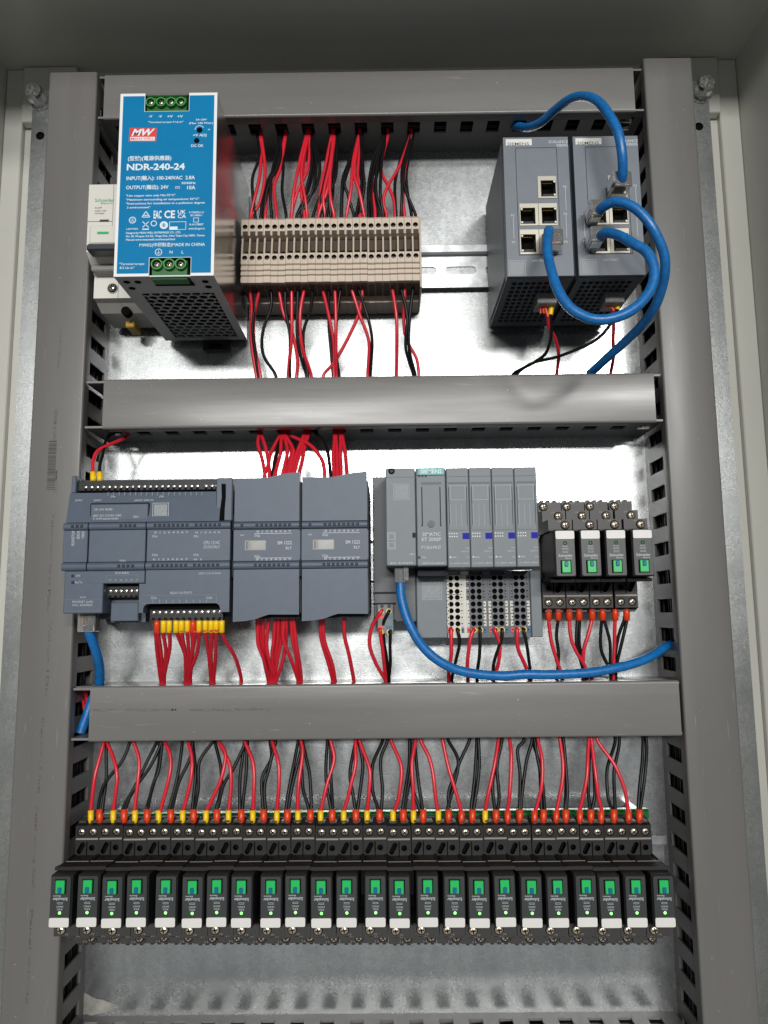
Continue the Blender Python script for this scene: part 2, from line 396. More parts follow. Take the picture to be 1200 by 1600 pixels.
# ------------------------------------------------------------------ the cabinet
CX0, CX1, CZ0, CZ1, CYB, CYF = -324.0, 305.0, -420.0, 474.0, 30.0, -300.0
cab = thing('cabinet', 'open light grey painted steel cabinet housing the whole control panel', 'cabinet', (0, CYB, CZ0))
MB().box(CX0-1.5, CX1+1.5, CYB, CYB+1.5, CZ0, CZ1, 'paint').build('back_panel', cab)
MB().box(CX0-1.5, CX0, CYF, CYB-0.01, CZ0, CZ1, 'paint').build('side_panel', cab)
MB().box(CX1, CX1+1.5, CYF, CYB-0.01, CZ0, CZ1, 'paint').build('side_panel', cab)
MB().box(CX0-1.5, CX1+1.5, CYF, CYB, CZ1, CZ1+1.5, 'paint').build('top_panel', cab)
MB().box(CX0-1.5, CX1+1.5, CYF, CYB, CZ0-1.5, CZ0, 'paint').build('bottom_panel', cab)
for x0, x1 in ((CX0+0.3, -308.0), (287.8, CX1-0.3)):      # folded rim beside each side wall
    MB().box(x0, x1, 24.0, CYB-0.2, CZ0+0.5, CZ1-0.4, 'paint', 0.8).build('back_rim', cab)
for x0, x1 in ((-307.6, -262.0), (243.0, 287.4)):         # corner gussets that carry the studs
    MB().box(x0, x1, 20.5, CYB-0.3, CZ1-52, CZ1-0.8, 'paint', 0.7).build('corner_gusset', cab)

PZ0, PZ1 = -395.0, 436.0
plate = thing('mounting_plate', 'galvanised steel mounting plate that carries all ducts, rails and devices', 'plate', (-10, 2, PZ0))
b = MB()
hl, hr = at(63, 207, 0), at(1094, 203, 0)
xs = [-287.8, hl[0]-4, hl[0]+4, hr[0]-5, hr[0]+3.5, 268.0]
zs = [PZ0, 391.0, 399.0, PZ1]
F0 = facing(0.0)
for i in range(5):
    for j in range(3):
        a0, a1, c0, c1 = xs[i], xs[i+1], zs[j], zs[j+1]
        if (i, j) in ((1, 1), (3, 1)): b.pit(F0, a0, a1, c0, c1, circle((a0+a1)/2, (c0+c1)/2, 3.6, 16), 2.0, 'zinc', 'steel', 'pit')
        else: b.quad(a0, a1, c0, c1, 0.0, 'zinc')
b.box(xs[0], xs[-1], 0.4, 2.4, PZ0, 390.8, 'zinc')
for e in (0, -1):
    b.quad(xs[e]-0.01 if e == 0 else xs[e]-8, xs[e]+8 if e == 0 else xs[e]+0.01, PZ0, PZ1, 2.5, 'zinc')
b.build('sheet', plate)
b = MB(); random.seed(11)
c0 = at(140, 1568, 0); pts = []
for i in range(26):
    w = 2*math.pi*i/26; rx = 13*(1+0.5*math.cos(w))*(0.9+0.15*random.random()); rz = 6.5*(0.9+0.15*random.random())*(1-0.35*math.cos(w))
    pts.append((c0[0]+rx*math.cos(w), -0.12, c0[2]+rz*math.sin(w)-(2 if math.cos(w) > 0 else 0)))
b.face(pts, 'reflection_tone').build('painted_reflection', plate)  # reflection on the plate, put in as a flat pale patch
for u, v, nm in ((57, 150, 'bare steel bolt and washers in the plate corner beside the barcode duct'), (1099, 138, 'bare steel bolt and washers in the plate corner beside the network switches')):
    p = at(u, v, -6); t = thing('corner_bolt', nm, 'bolt', (p[0], 0, p[2]), 'bolts holding the mounting plate')
    MB().cyl((p[0], -0.1, p[2]), 'y', 9.5, -1.4, 'steel', 22).build('washer', t)
    MB().cyl((p[0], -1.6, p[2]), 'y', 7.6, -4.5, 'steel', 6, rot=0.3).build('nut', t)
    MB().cyl((p[0], -6.2, p[2]), 'y', 7.4, -5.0, 'steel', 18).cyl((p[0], -11.2, p[2]), 'y', 7.4, -2.0, 'steel', 18, r2=6.2).build('bolt_cap', t)

# ------------------------------------------------------------------ wiring ducts
PITCH_SLOT, SLOT_W, DH = 20.4, 9.6, 48.0
def duct(label, horiz, a0, a1, b0, b1, phase, ys, cov=None, skip=()):
    # a0..a1 along its length, b0..b1 across; walls 1.6 thick with window slots, U-shaped clip-on cover
    org = ((a0+a1)/2, 0, b0) if horiz else ((b0+b1)/2, 0, a0)
    t = thing('wiring_duct', label, 'wiring duct', org, 'grey slotted wiring ducts')
    P = (lambda a, y, c: (a, y, c)) if horiz else (lambda a, y, c: (c, y, a))
    us = [a0]; k = math.ceil((a0-phase)/PITCH_SLOT)
    while phase+k*PITCH_SLOT+SLOT_W < a1:
        s0 = phase+k*PITCH_SLOT
        if s0 > a0+1: us += [s0, s0+SLOT_W]
        k += 1
    us.append(a1)
    vs = [-DH+1.2, ys[0], ys[1], -1.5]
    for c, sg in ((b0+1.0, 1), (b1-1.0, -1)):
        w = MB().slab(us, vs, lambda i, j: j == 1 and i % 2 == 1, lambda u, v, d: P(u, v, c+sg*d), 'duct_wall', 1.5)
        # raised bead under the cover
        y0 = -DH+5.5
        V = [P(a, y, c-sg*q) for a in (a0, a1) for y, q in ((y0, 0), (y0, 0.6), (y0+1.6, 0.6), (y0+1.6, 0))]
        w.add(V, [(0, 1, 5, 4), (1, 2, 6, 5), (2, 3, 7, 6), (0, 1, 2, 3), (4, 5, 6, 7)], 'duct_wall')
        w.build('side_wall', t)
    w = MB(); V = [P(a, y, c) for a in (a0, a1) for y in (-1.5, -0.1) for c in (b0+1.0, b1-1.0)]
    w.add(V, [(0, 1, 3, 2), (4, 6, 7, 5), (0, 4, 5, 1), (2, 3, 7, 6), (0, 2, 6, 4), (1, 5, 7, 3)], 'duct_wall').build('floor', t)
    q0, q1 = cov or (a0, a1)
    r = 1.7; prof = [(-DH+9, b0)]+[(-DH+r-r*math.sin(x), b0+r-r*math.cos(x)) for x in [math.pi/2*i/5 for i in range(6)]]
    prof += [(-DH+r-r*math.cos(x), b1-r+r*math.sin(x)) for x in [math.pi/2*i/5 for i in range(6)]]+[(-DH+9, b1)]
    inner = [(y+1.2 if i not in (0, len(prof)-1) else y, c+0.0) for i, (y, c) in enumerate(prof)]
    inner = [(y, min(max(c, b0+0.9), b1-0.9)) for y, c in inner]
    m = 'duct_h' if horiz else 'duct_v'; w = MB(); n = len(prof)
    V = [P(a, y, c) for a in (q0, q1) for y, c in prof]+[P(a, y, c) for a in (q0, q1) for y, c in inner]
    w.add(V, [(i, i+1, n+i+1, n+i) for i in range(n-1)], m, True)
    w.add(V, [(2*n+i, 2*n+i+1, 3*n+i+1, 3*n+i) for i in range(n-1)], m, False)
    for e in (0, n): w.add(V, [(e+i, e+i+1, 2*n+e+i+1, 2*n+e+i) for i in range(n-1)], 'duct_cut')
    w.add(V, [(0, 2*n, 3*n, n), (n-1, 3*n-1, 4*n-1, 2*n-1)], m)
    return t, w.build('cover', t)
XL0, XL1, XR0, XR1 = -252.3, -215.7, 198.3, 234.9
dl, cl = duct('grey vertical wiring duct with barcode and printed text on its cover', False, -320, 411.0, XL0, XL1, -289.0, (-36, -8), cov=(-320, at(110, 113, -48)[2]))
dr, cr = duct('grey vertical wiring duct with plain unprinted cover beside the network switches', False, -320, 417.0, XR0, XR1, -283.0, (-36, -8), cov=(-320, at(1040, 91, -48)[2]))
hx0 = lambda u, v: at(u, v, -48)[0]
d1, c1 = duct('grey wiring duct running across the very top above the power supply', True, XL1+1.5, XR0-1.5, 375.2, 411.8, atz(398, 200, 375.2)[0]-SLOT_W/2, (-40, -24), cov=(hx0(163, 140), hx0(991, 140)))
d2, c2 = duct('scuffed grey wiring duct between terminal blocks and blue-grey controllers', True, XL1+1.5, XR0-1.5, 136.0, 172.6, atz(442, 675, 136)[0]-SLOT_W/2, (-40, -24), cov=(hx0(172, 630)-5, hx0(1024, 630)))
d3, c3 = duct('grey wiring duct with upside-down faint print above the long relay row', True, XL1+1.5, XR0-1.5, -79.5, -42.9, -205.0, (-40, -24), cov=(hx0(140, 1110), hx0(1063, 1110)))
d4, c4 = duct('grey wiring duct running below the long relay row with slots facing up', True, XL1+1.5, XR0-1.5, -308.5, -272.2, atz(603, 1596, -272.2)[0]-SLOT_W/2+0.5, (-36, -8))
# print on the left cover: barcode and vertical text lines
b = MB(); Y = -48.12; random.seed(5)
A = at(83, 690, Y); B = at(77, 765, Y); z = B[2]
while z < A[2]:
    h = random.choice((0.3, 0.3, 0.5, 0.8)); k = (z-B[2])/(A[2]-B[2]); b.quad(A[0]-3.0, A[0]+2.6, z, z+h, Y, 'print_dark'); z += h+random.choice((0.35, 0.5, 0.8))
b.build('barcode', cl); b = MB()
for t, u, v0, v1, cap in (('PXC-F 40X50', 87, 690, 640, 2.2), ('Wiring duct', 93, 575, 515, 1.8), ('2010MM', 88, 770, 735, 1.6)):
    a, c = at(u, v0, Y), at(u, v1, Y); V, F = glyphs(t); w = V[:, 0].max()
    MB().add([(a[0]-(q*cap/CAP), Y, a[2]+(p/w)*(c[2]-a[2])) for p, q in V], F, 'ink_faint').build('printed_text', cl)
for t, u, v0, v1, cap in (('Telemecanique Panel', 83, 800, 960, 2.0), ('Vol-or 1Div', 78, 970, 1090, 2.0), ('Electric Nuo', 67, 1120, 1240, 1.8), ('Panel wiring 40x50', 58, 1260, 1400, 1.8), ('Panel wiring', 50, 1420, 1570, 1.8)):
    a, c = at(u, v0, Y), at(u, v1, Y); V, F = glyphs(t); w = V[:, 0].max()
    MB().add([(a[0]+(q*cap/CAP)-1, Y, a[2]-(p/w)*(a[2]-c[2])) for p, q in V], F, 'ink_faint').build('printed_text', cl)
b = MB()
for t, u0, u1 in (('Denggeneng Wiring Classic', 296, 421), ('Material Clever', 195, 276), ('use Color', 141, 180)):
    a = at(u0, 1110, Y); c = at(u1, 1110, Y); MB().text(t, a[0], c[0], a[2]+0.8, 1.7, Y, 'ink_faint', turn=180).build('printed_text', c3)

random.seed(21)
for (hz, a0, a1, b0, b1, lab) in ((False, -318, 408, XL0, XL1, 'dark bundle of wires lying inside the barcode duct'), (False, -318, 410, XR0, XR1, 'dark bundle of wires lying inside the plain vertical duct'),
        (True, XL1+6, XR0-6, 375.2, 411.8, 'dark bundle of wires lying inside the top duct'), (True, XL1+8, XR0-6, 136.0, 172.6, 'dark bundle of wires lying inside the scuffed duct'),
        (True, XL1+12, XR0-6, -79.5, -42.9, 'dark bundle of wires lying inside the duct above the long relay row'), (True, XL1+6, XR0-6, -308.5, -272.2, 'dark bundle of wires lying inside the duct below the long relay row')):
    b = MB(); n = max(6, int((a1-a0)/60))
    for k in range(16):
        c, y = b0+6+(k % 6)*(b1-b0-12)/5, -6-(k//6)*9-random.uniform(0, 4); P = []
        for i in range(n+1):
            a = a0+(a1-a0)*i/n; cc, yy = c+random.uniform(-2, 2), y+random.uniform(-2, 2); P.append((a, yy, cc) if hz else (cc, yy, a))
        b.tube(np.array(P), 2.2, 'pvc_black', 6)
    b.build('wire_bundle', None, ((a0+a1)/2, -20, b0) if hz else (b0, -20, a0), lab, 'wire bundle', 'wire bundles inside the ducts', 'stuff')

# ------------------------------------------------------------------ DIN rails
def din_rail(label, zc, x0, x1, phase):
    t = thing('din_rail', label, 'din rail', ((x0+x1)/2, 0, zc), 'steel din rails')
    b = MB(); e = 0.9
    for sg in (1, -1):
        pr = [(-7.5, 17.5), (-7.5, 12.0), (-1.2, 12.0), (-1.2, 9.5), (-0.3, 9.5), (-0.3, 12.9), (-6.6, 12.9), (-6.6, 17.5)]
        b.prism('x', [(y, zc+sg*z) for y, z in pr], x0, x1, 'rail')
    x = x0
    while x < x1-1:
        x2 = min(x1, x+32.0)
        if x2-x > 30: b.pit(facing(-1.2), x, x2, zc-9.5, zc+9.5, stadium((x+x2)/2, zc-0.5, 25, 6.3), 0.9, 'rail')
        else: b.quad(x, x2, zc-9.5, zc+9.5, -1.2, 'rail')
        x = x2
    b.build('hat_section', t)
    return t
rx = at(720, 418, -1.2)[0]
din_rail('slotted steel din rail behind the terminal blocks and network switches', 274.0, rx-16-32*8, 190, 0)
din_rail('steel din rail hidden behind the blue-grey controllers', 46.0, -209, 186, 0)
z3 = (at(1040, 1333, -7.5)[2]+at(1040, 1352, -7.5)[2])/2
din_rail('steel din rail under the long relay row, its end showing past the last socket', -172.0, -210, at(1043, 1340, -7.5)[0], 0)
# ------------------------------------------------------------------ power supply
ZA, ZB = zoom(130, 120, 4.444), zoom(130, 330, 4.444)
px0, px1, pz0, pz1, pyf, pyb = -169.6, -106.6, 215.5, 340.7, -121.0, -9.0
psu = thing('power_supply', 'silver power supply with blue printed front and green screw terminals', 'power supply', (px0+31, 0, pz0))
b = MB()
b.box(px0, px0+1, pyf+0.6, pyb, pz0, pz1, 'sheet').box(px1-1, px1, pyf+0.6, pyb, pz0, pz1, 'sheet')
b.box(px0+1.01, px1-1.01, pyf+0.6, pyb, pz1-1, pz1-0.02, 'sheet').box(px0+1.01, px1-1.01, pyb-1, pyb-0.02, pz0+1, pz1-1.01, 'sheet_dull')
b.build('case', psu)
MB().box(px0+1.5, px1-1.5, pyf+16, pyb-1.5, pz0+12, pz1-1.5, 'pit').build('circuit_board', psu)
# front with a notch at the top and one at the bottom
n1, n2 = rect(*ZA(430, 108), *ZA(735, 238), pyf), rect(*ZB(458, 322), *ZB(746, 455), pyf)
xs = sorted([px0, px1, n1[0], n1[1], n2[0], n2[1]]); zs = [pz0, n2[3], n1[2], pz1]
cut = lambda x, z, g=0: (n1[0]-g < x < n1[1]+g and z > n1[2]-g) or (n2[0]-g < x < n2[1]+g and z < n2[3]+g)
mid = lambda L, i: (L[i]+L[i+1])/2
MB().slab(xs, zs, lambda i, j: cut(mid(xs, i), mid(zs, j)), facing(pyf), 'white_paint', 0.8).build('front_panel', psu)
g = 1.9
X2 = sorted([px0+g, px1-g, n1[0]-0.3, n1[1]+0.3, n2[0]-0.3, n2[1]+0.3]); Z2 = [pz0+g, n2[3]+0.3, n1[2]-0.3, pz1-g]
MB().slab(X2, Z2, lambda i, j: cut(mid(X2, i), mid(Z2, j)), facing(pyf-0.12), 'label_blue', 0.1).build('front_label', psu)
yt = pyf-0.2; b = MB(); W = 'print_white'
for t, x0, x1, zb, cap in (('NDR-240-24', 302, 705, 648, 42), ('(型號)(電源供應器)', 310, 612, 580, 24), ('INPUT(輸入): 100-240VAC  2.8A', 300, 775, 717, 24), ('50/60Hz', 683, 780, 745, 15),
        ('OUTPUT(輸出): 24V', 297, 592, 781, 24), ('10A', 722, 778, 781, 24), ('"Use copper wire only Min.75°C"', 297, 640, 832, 13),
        ('"Maximum surrounding air temperature: 50°C"', 297, 805, 860, 13), ('"Instructions for installation in a pollution degree', 297, 845, 887, 13), ('2 environment"', 303, 465, 914, 13),
        ('-V', 455, 480, 283, 17), ('-V', 522, 547, 283, 17), ('+V', 583, 622, 283, 17), ('+V', 653, 692, 283, 17), ('"Terminal torque 9 Lb-in"', 450, 695, 321, 11),
        ('24~28V', 782, 858, 303, 11), ('(Max. 240 Watt.)', 735, 902, 328, 12), ('+V ADJ', 762, 855, 414, 17), ('DC OK', 750, 835, 487, 17), ('+', 865, 882, 373, 14),
        ('EAC', 488, 543, 983, 52), ('CE', 562, 637, 980, 50), ('UK', 656, 712, 951, 25), ('CA', 656, 714, 981, 25), ('IS 13252(Part 1)/', 735, 838, 947, 12), ('IEC 60950-1', 745, 825, 968, 12),
        ('R-41178007', 738, 835, 1032, 13), ('www.bis.gov.in', 730, 843, 1060, 13), ('LISTED', 300, 382, 1062, 10),
        ('Designed by MEAN WELL ENTERPRISES CO., LTD.', 297, 678, 1091, 13), ('No. 28, Wuquan 3rd Rd., Wugu Dist., New Taipei City 24891, Taiwan', 297, 843, 1114, 13), ('Manual www.meanwell.com/manual.html', 297, 637, 1138, 13)):
    p = ZA(x0, zb); b.ptext(t, p, ZA(x1, zb)[0], cap/4.444, yt, W, bold=0.028 if cap > 40 else 0.016)
for t, x0, x1, zb, cap in (('MW02(中國製造)MADE IN CHINA', 390, 845, 246, 21), ('N', 600, 620, 294, 20), ('L', 683, 697, 294, 20), ('"Terminal torque', 250, 425, 374, 15), ('8.5 Lb-in"', 253, 355, 401, 15)):
    p = ZB(x0, zb); b.ptext(t, p, ZB(x1, zb)[0], cap/4.444, yt, W)
def pr(x, y, Z=ZA): return at(*Z(x, y), yt)
for x, y, r in ((342, 995, 24), (490, 1018, 21)):
    c = pr(x, y); b.ring(c[0], c[2], r/10.6, 0.5, yt, W)
c = pr(560, 1030); b.ring(c[0], c[2], 2.6, 1.3, yt, W); b.ptext('10', ZA(548, 1040), ZA(572, 1040)[0], 4.5, yt-0.01, W)
b.ptext('UL', ZA(330, 1006), ZA(355, 1006)[0], 5, yt, W)
c = pr(523, 284, ZB); b.ring(c[0], c[2], 2.3, 0.4, yt, W)
for i, w in enumerate((1.4, 0.9, 0.4)): b.quad(c[0]-w, c[0]+w, c[2]-0.3-i*0.5, c[2]-0.1-i*0.5, yt, W)
b.quad(c[0]-0.12, c[0]+0.12, c[2]-0.1, c[2]+1.4, yt, W)
for x0, y0, x1, y1 in ((598, 1005, 714, 1062), (765, 978, 802, 1010)):
    q = rect(*ZA(x0, y0), *ZA(x1, y1), yt); b.frame(*q, 0.3, yt, W)
q = rect(*ZA(602, 1040), *ZA(655, 1060), yt); b.quad(*q, yt-0.01, W)
q = rect(*ZA(410, 1054), *ZA(456, 1062), yt); b.quad(*q, yt, W)
for (xa, ya), (xb, yb) in (((412, 1005), (455, 1046)), ((455, 1005), (412, 1046)), ((408, 974), (436, 934)), ((436, 934), (463, 974)), ((410, 974), (462, 974)), ((420, 962), (452, 962))):
    A, B = pr(xa, ya), pr(xb, yb); d = (B-A)/np.linalg.norm(B-A); nrm = np.array([-d[2], 0, d[0]])*0.25
    b.face([A+nrm, B+nrm, B-nrm, A-nrm], W)
q = rect(*ZA(638, 762), *ZA(672, 766), yt); b.quad(*q, yt, W)
for i in range(3): q = rect(*ZA(638+i*13, 772), *ZA(646+i*13, 776), yt); b.quad(*q, yt, W)
c = pr(808, 368); b.ring(c[0], c[2], 3.1, 0.35, yt, W, 14, 0.42, 0.5)
b.build('lettering', psu)
b = MB()
def para(x0, x1, y0, y1, sk, y, m):
    p = [at(*ZA(x0+sk, y0), y), at(*ZA(x1+sk*0.6, y0), y), at(*ZA(x1-sk*0.4, y1), y), at(*ZA(x0, y1), y)]; b.face(p, m)
para(316, 508, 356, 450, 7, yt, 'logo_red'); para(326, 497, 417, 443, 2, yt-0.05, W)
b.ptext('MEAN WELL', ZA(332, 437), ZA(490, 437)[0], 14/4.444, yt-0.1, 'logo_red')
V, F = glyphs('MW', 0.035); A, B, C = at(*ZA(332, 408), yt-0.05), at(*ZA(478, 408), yt-0.05), at(*ZA(332, 364), yt-0.05); w = V[:, 0].max()
b.add([(A[0]+p/w*(B[0]-A[0])+q/CAP*1.7, yt-0.05, A[2]+q/CAP*(C[2]-A[2])) for p, q in V], F, W)
b.build('logo', psu)
b = MB()
for x, y, r in ((808, 370, 1.9), (788, 443, 1.8)):
    c = pr(x, y); b.cyl((c[0], yt-0.06, c[2]), 'y', r, 0.05, 'pit', 16)
b.build('adjuster', psu)
# green pluggable terminals
def plug(n, top, cnt, xs_, zc_, Zf):
    q = MB(); x0, x1, z0, z1 = n
    q.box(x0+0.4, x1-0.4, pyf+9, pyf+14, z0+0.2, z1-0.3, 'pit')
    rim = MB(); zt = at(*Zf(xs_[0], zc_), pyf+1)[2]
    xx = [at(*Zf(x, zc_), pyf+1)[0] for x in xs_]; r = (xx[1]-xx[0])*0.47
    e0, e1 = xx[0]-r*1.05, xx[-1]+r*1.05
    rim.box(e0, e1, pyf+2.6, pyf+10, z0-0.6 if not top else z0+1.0, z1-0.6, 'green_plug', 0.4)
    o = q.build('terminal_recess', psu); t = rim.build('terminal_plug', psu)
    b2 = MB()
    for x in xx:
        for rr, y0, h in ((r, pyf+2.6, -2.6), (r*0.78, pyf, 2.5)): b2.cyl((x, y0, zt), 'y', rr, h, 'green_lite', 18, cap=False)
        b2.ring(x, zt, r, r*0.22, pyf, 'green_lite', 18); b2.cyl((x, pyf+2.2, zt), 'y', r*0.78, 0.1, 'pit', 18)
    b2.build('funnel_rims', t)
    for x in xx: screw(t, x, pyf+2.1, zt, r*0.55, 'nickel')
plug(n1, True, 4, (470, 542, 612, 680), 180, ZA)
plug(n2, False, 3, (512, 597, 678), 370, ZB)
# pierced underside
b = MB(); zb = pz0; hx = 4.1; hy = hx*0.866
X0, X1, Y0, Y1 = px0+7.5, px1-4.5, pyf+24, pyb-4
fn = lambda u, v, d: (u, v, zb+d)
R = 3.9; col = 0; y = Y0+2.0
rows = int((Y1-Y0-2.0)/(R*1.5))
for j in range(rows):
    cy = Y0+3.2+j*R*1.5
    x = X0+R+(R*0.866 if j % 2 else 0)
    while x < X1-R*0.8:
        out = [(x+R*math.cos(math.pi/6+k*math.pi/3), cy+R*math.sin(math.pi/6+k*math.pi/3)) for k in range(6)]
        inn = [(x+(R-0.55)*math.cos(math.pi/6+k*math.pi/3), cy+(R-0.55)*math.sin(math.pi/6+k*math.pi/3)) for k in range(6)]
        for k in range(6):
            k2 = (k+1) % 6
            b.face([fn(*out[k], 0), fn(*out[k2], 0), fn(*inn[k2], 0), fn(*inn[k], 0)], 'sheet_dull')
            b.face([fn(*inn[k], 0), fn(*inn[k2], 0), fn(*inn[k2], 0.9), fn(*inn[k], 0.9)], 'sheet_dull')
        x += 2*R*0.866
zf = lambda u, v, d: (u, v, zb-0.06+d)
xs = [px0+0.01, X0+1.6, X1-1.4, px1-0.01]; ys = [pyf+0.7, pyf+2.5, pyf+9.5, Y0+1.4, Y1-1.6, pyb]
nx = [n2[0]+2, n2[1]-1]
b.slab(xs, ys, lambda i, j: i == 1 and j in (1, 3), zf, 'sheet_dull', 0.9)
b.slab([X0+1.6, nx[0], nx[1], X1-1.4], [pyf+2.5, pyf+9.5], lambda i, j: i == 1, zf, 'sheet_dull', 0.9)
for ux, vy in ((303, 492), (380, 492), (848, 488), (340, 535), (870, 525)):
    p = atz(*ZB(ux, vy), zb); b.cyl((p[0], p[1], zb-0.08), 'z', 2.3, -0.04, 'pit', 12)
b.build('bottom_grille', psu)
MB().box(px0+28, px0+48, pyb+2.5, pyb+7, pz0-7, pz0+20, 'black', 0.6).box(px0+33, px0+43, pyb+1.5, pyb+2.4, pz0-5.5, pz0-2.0, 'pit').build('rail_clip', psu)

# ------------------------------------------------------------------ circuit breaker behind the power supply
mx0, mx1 = -210.5, -174.5
mcb = thing('circuit_breaker', 'white miniature circuit breaker with dark toggle half hidden behind the power supply', 'circuit breaker', ((mx0+mx1)/2, 0, 270))
Z = lambda v, y: at(165, v, y)[2]
zt, zl1, zl2, zg, zlow, zend = Z(300, -58), Z(346, -66), Z(385, -66), Z(428, -58), Z(466, -50), 0
b = MB(); b.prism('x', [(-8, zt+10), (-44, zt+10), (-44, zt+2), (-66, zt+1), (-66, zl1+0.3), (-65.2, zl1+0.3), (-65.2, zl1-0.3), (-66, zl1-0.3), (-66, zl2-4), (-50, zg+2), (-50, zlow), (-44, zlow-1), (-34, zlow-5), (-8, zlow-6)], mx0, mx0+17.6, 'mcb_white')
b.prism('x', [(-8, zt+10), (-44, zt+10), (-44, zt+2), (-66, zt+1), (-66, zl2-4), (-50, zg+2), (-50, zlow), (-44, zlow-1), (-34, zlow-5), (-8, zlow-6)], mx0+17.9, mx1, 'mcb_white'); b.build('body', mcb)
MB().box(mx0+2.5, mx1-2.5, -68.5, -66.1, zl2+1, zl1-4, 'mcb_white', 0.8).build('toggle_housing', mcb)
q = rect(*ZB(98, 143), *ZB(188, 158), -68.6); MB().box(q[0], q[0]+8, -68.9, -68.6, q[2], q[3], 'btn_green').build('indicator', mcb)
q = rect(*ZB(35, 240), *ZB(200, 295), -73); MB().box(q[0], mx1-4, -77, -66.2, q[2]+0.5, q[3], 'mcb_toggle', 1.2).build('toggle', mcb)
b = MB(); b.box(mx0+0.5, mx1-0.5, -59, -50.2, zg+2.2, q[2]-0.4, 'mcb_grey', 1.0); b.build('nose', mcb)
b = MB(); y = -66.12
b.ptext('Schneider', ZA(82, 868), ZA(215, 868)[0], 5, y, 'logo_green'); b.ptext('Electric', ZA(122, 884), ZA(205, 884)[0], 3, y, 'logo_green')
b.ptext('Acti9', ZA(80, 915), ZA(128, 915)[0], 2.6, y, 'print_dark'); b.ptext('iC65N C20', ZA(80, 936), ZA(160, 936)[0], 2.2, y, 'print_dark'); b.ptext('A9F18220', ZA(80, 954), ZA(145, 954)[0], 2.2, y, 'print_dark')
b.build('lettering', mcb)
q = rect(*ZA(115, 992), *ZA(178, 1006), -66.2); MB().box(q[0], q[1], -66.4, -66.15, q[2], q[3], 'brown_pit').build('slot_window', mcb)
c = at(*ZB(205, 537), -50); MB().cyl((c[0], -50.1, c[2]), 'y', 3.9, -0.5, 'mcb_grey', 16).cyl((c[0], -50.5, c[2]), 'y', 3.3, -0.2, 'pit', 16).build('screw_well', mcb)
screw(mcb, c[0], -50.7, c[2], 2.4, 'steel')
c = at(*ZB(297, 695), -40); MB().cyl((c[0], -41, c[2]), 'y', 3.4, 6, 'pit', 12).build('wire_entry', mcb)
q = rect(*ZB(300, 770), *ZB(400, 815), -26); MB().box(q[0], q[1]-4, -29, -12, q[2], q[3], 'clip_yellow', 0.8).build('rail_clip', mcb)

# ------------------------------------------------------------------ terminal blocks
TP = 5.43
tx0 = -104.1
def term(label, k):
    x0 = tx0+k*TP+0.09; x1 = tx0+(k+1)*TP-0.09; xm = (x0+x1)/2
    t = thing('terminal_block', label, 'terminal block', (xm, 0, 268), 'beige terminal blocks')
    up = [(-2, 296), (-30, 299), (-46, 294.5), (-50, 291.4)]
    lo = [(-50, 257.2), (-48.6, 256.4), (-48.6, 255.4), (-50, 254.8), (-50, 252.8), (-48.6, 252.2), (-48.6, 251.4), (-50, 250.8), (-50, 248.8), (-48.6, 248.2), (-48.6, 247.4), (-50, 246.8), (-50, 243.0), (-24, 243.0), (-24, 238), (-2, 238)]
    b = MB()
    prof = up+[(-50, 279.3), (-41, 277.5), (-41, 266.8), (-50, 265.2)]+lo
    n = len(prof); V = [(x, y, z) for x in (x0, x1) for y, z in prof]
    F = [(i, i+1, n+i+1, n+i) for i in range(n-1) if i not in (3, 7)]+[tuple(range(n)), tuple(range(n, 2*n))]
    b.add(V, F, 'beige')
    for za, zc_, zb_ in ((291.4, 286.0, 279.3), (265.2, 262.0, 257.2)):
        b.pit(facing(-50), x0, x1, zb_, za, circle(xm+0.1, zc_, 1.9, 12), 3.2, 'beige', 'brown_pit', 'brown_pit')
    b.build('body', t)
    MB().box(xm-1.6, x1-0.35, -50.06, -42, 279.25, 282.6, 'brown_pit').box(x0+1.5, x1-0.1, -44.5, -41.2, 269.5, 277.4, 'brown_pit').build('jumper_channel', t)
    MB().prism('x', [(-50, 265.3), (-47, 279.0), (-41.2, 277.4), (-41.2, 267)], x0, x0+1.2, 'beige').build('partition', t)
    MB().box(x0+0.4, x1-0.4, -46, -26, 242.2, 242.95, 'brown_pit').build('wire_entry', t)
    for zc_ in (286.0, 262.0): screw(t, xm+0.1, -46.9, zc_, 1.5, 'screw_dark', name='clamp_screw', depth=0.5, cross=False)
    return t
T0 = term('beige terminal block, first of the row beside the power supply', 0)
for k in range(1, 24):
    c = copy_tree(T0); c.location.x += k*TP*S; c.location.z += random.uniform(-0.25, 0.25)*S
    c['label'] = 'beige terminal block, %s of the row counted from the power supply' % ORD[k]
MB().box(tx0+24*TP+0.1, tx0+24*TP+1.5, -48, -2, 239, 294, 'beige', 0.3).build('end_plate', None, (tx0+24*TP, 0, 268), 'thin beige end plate closing the terminal row on the network switch side', 'end plate')

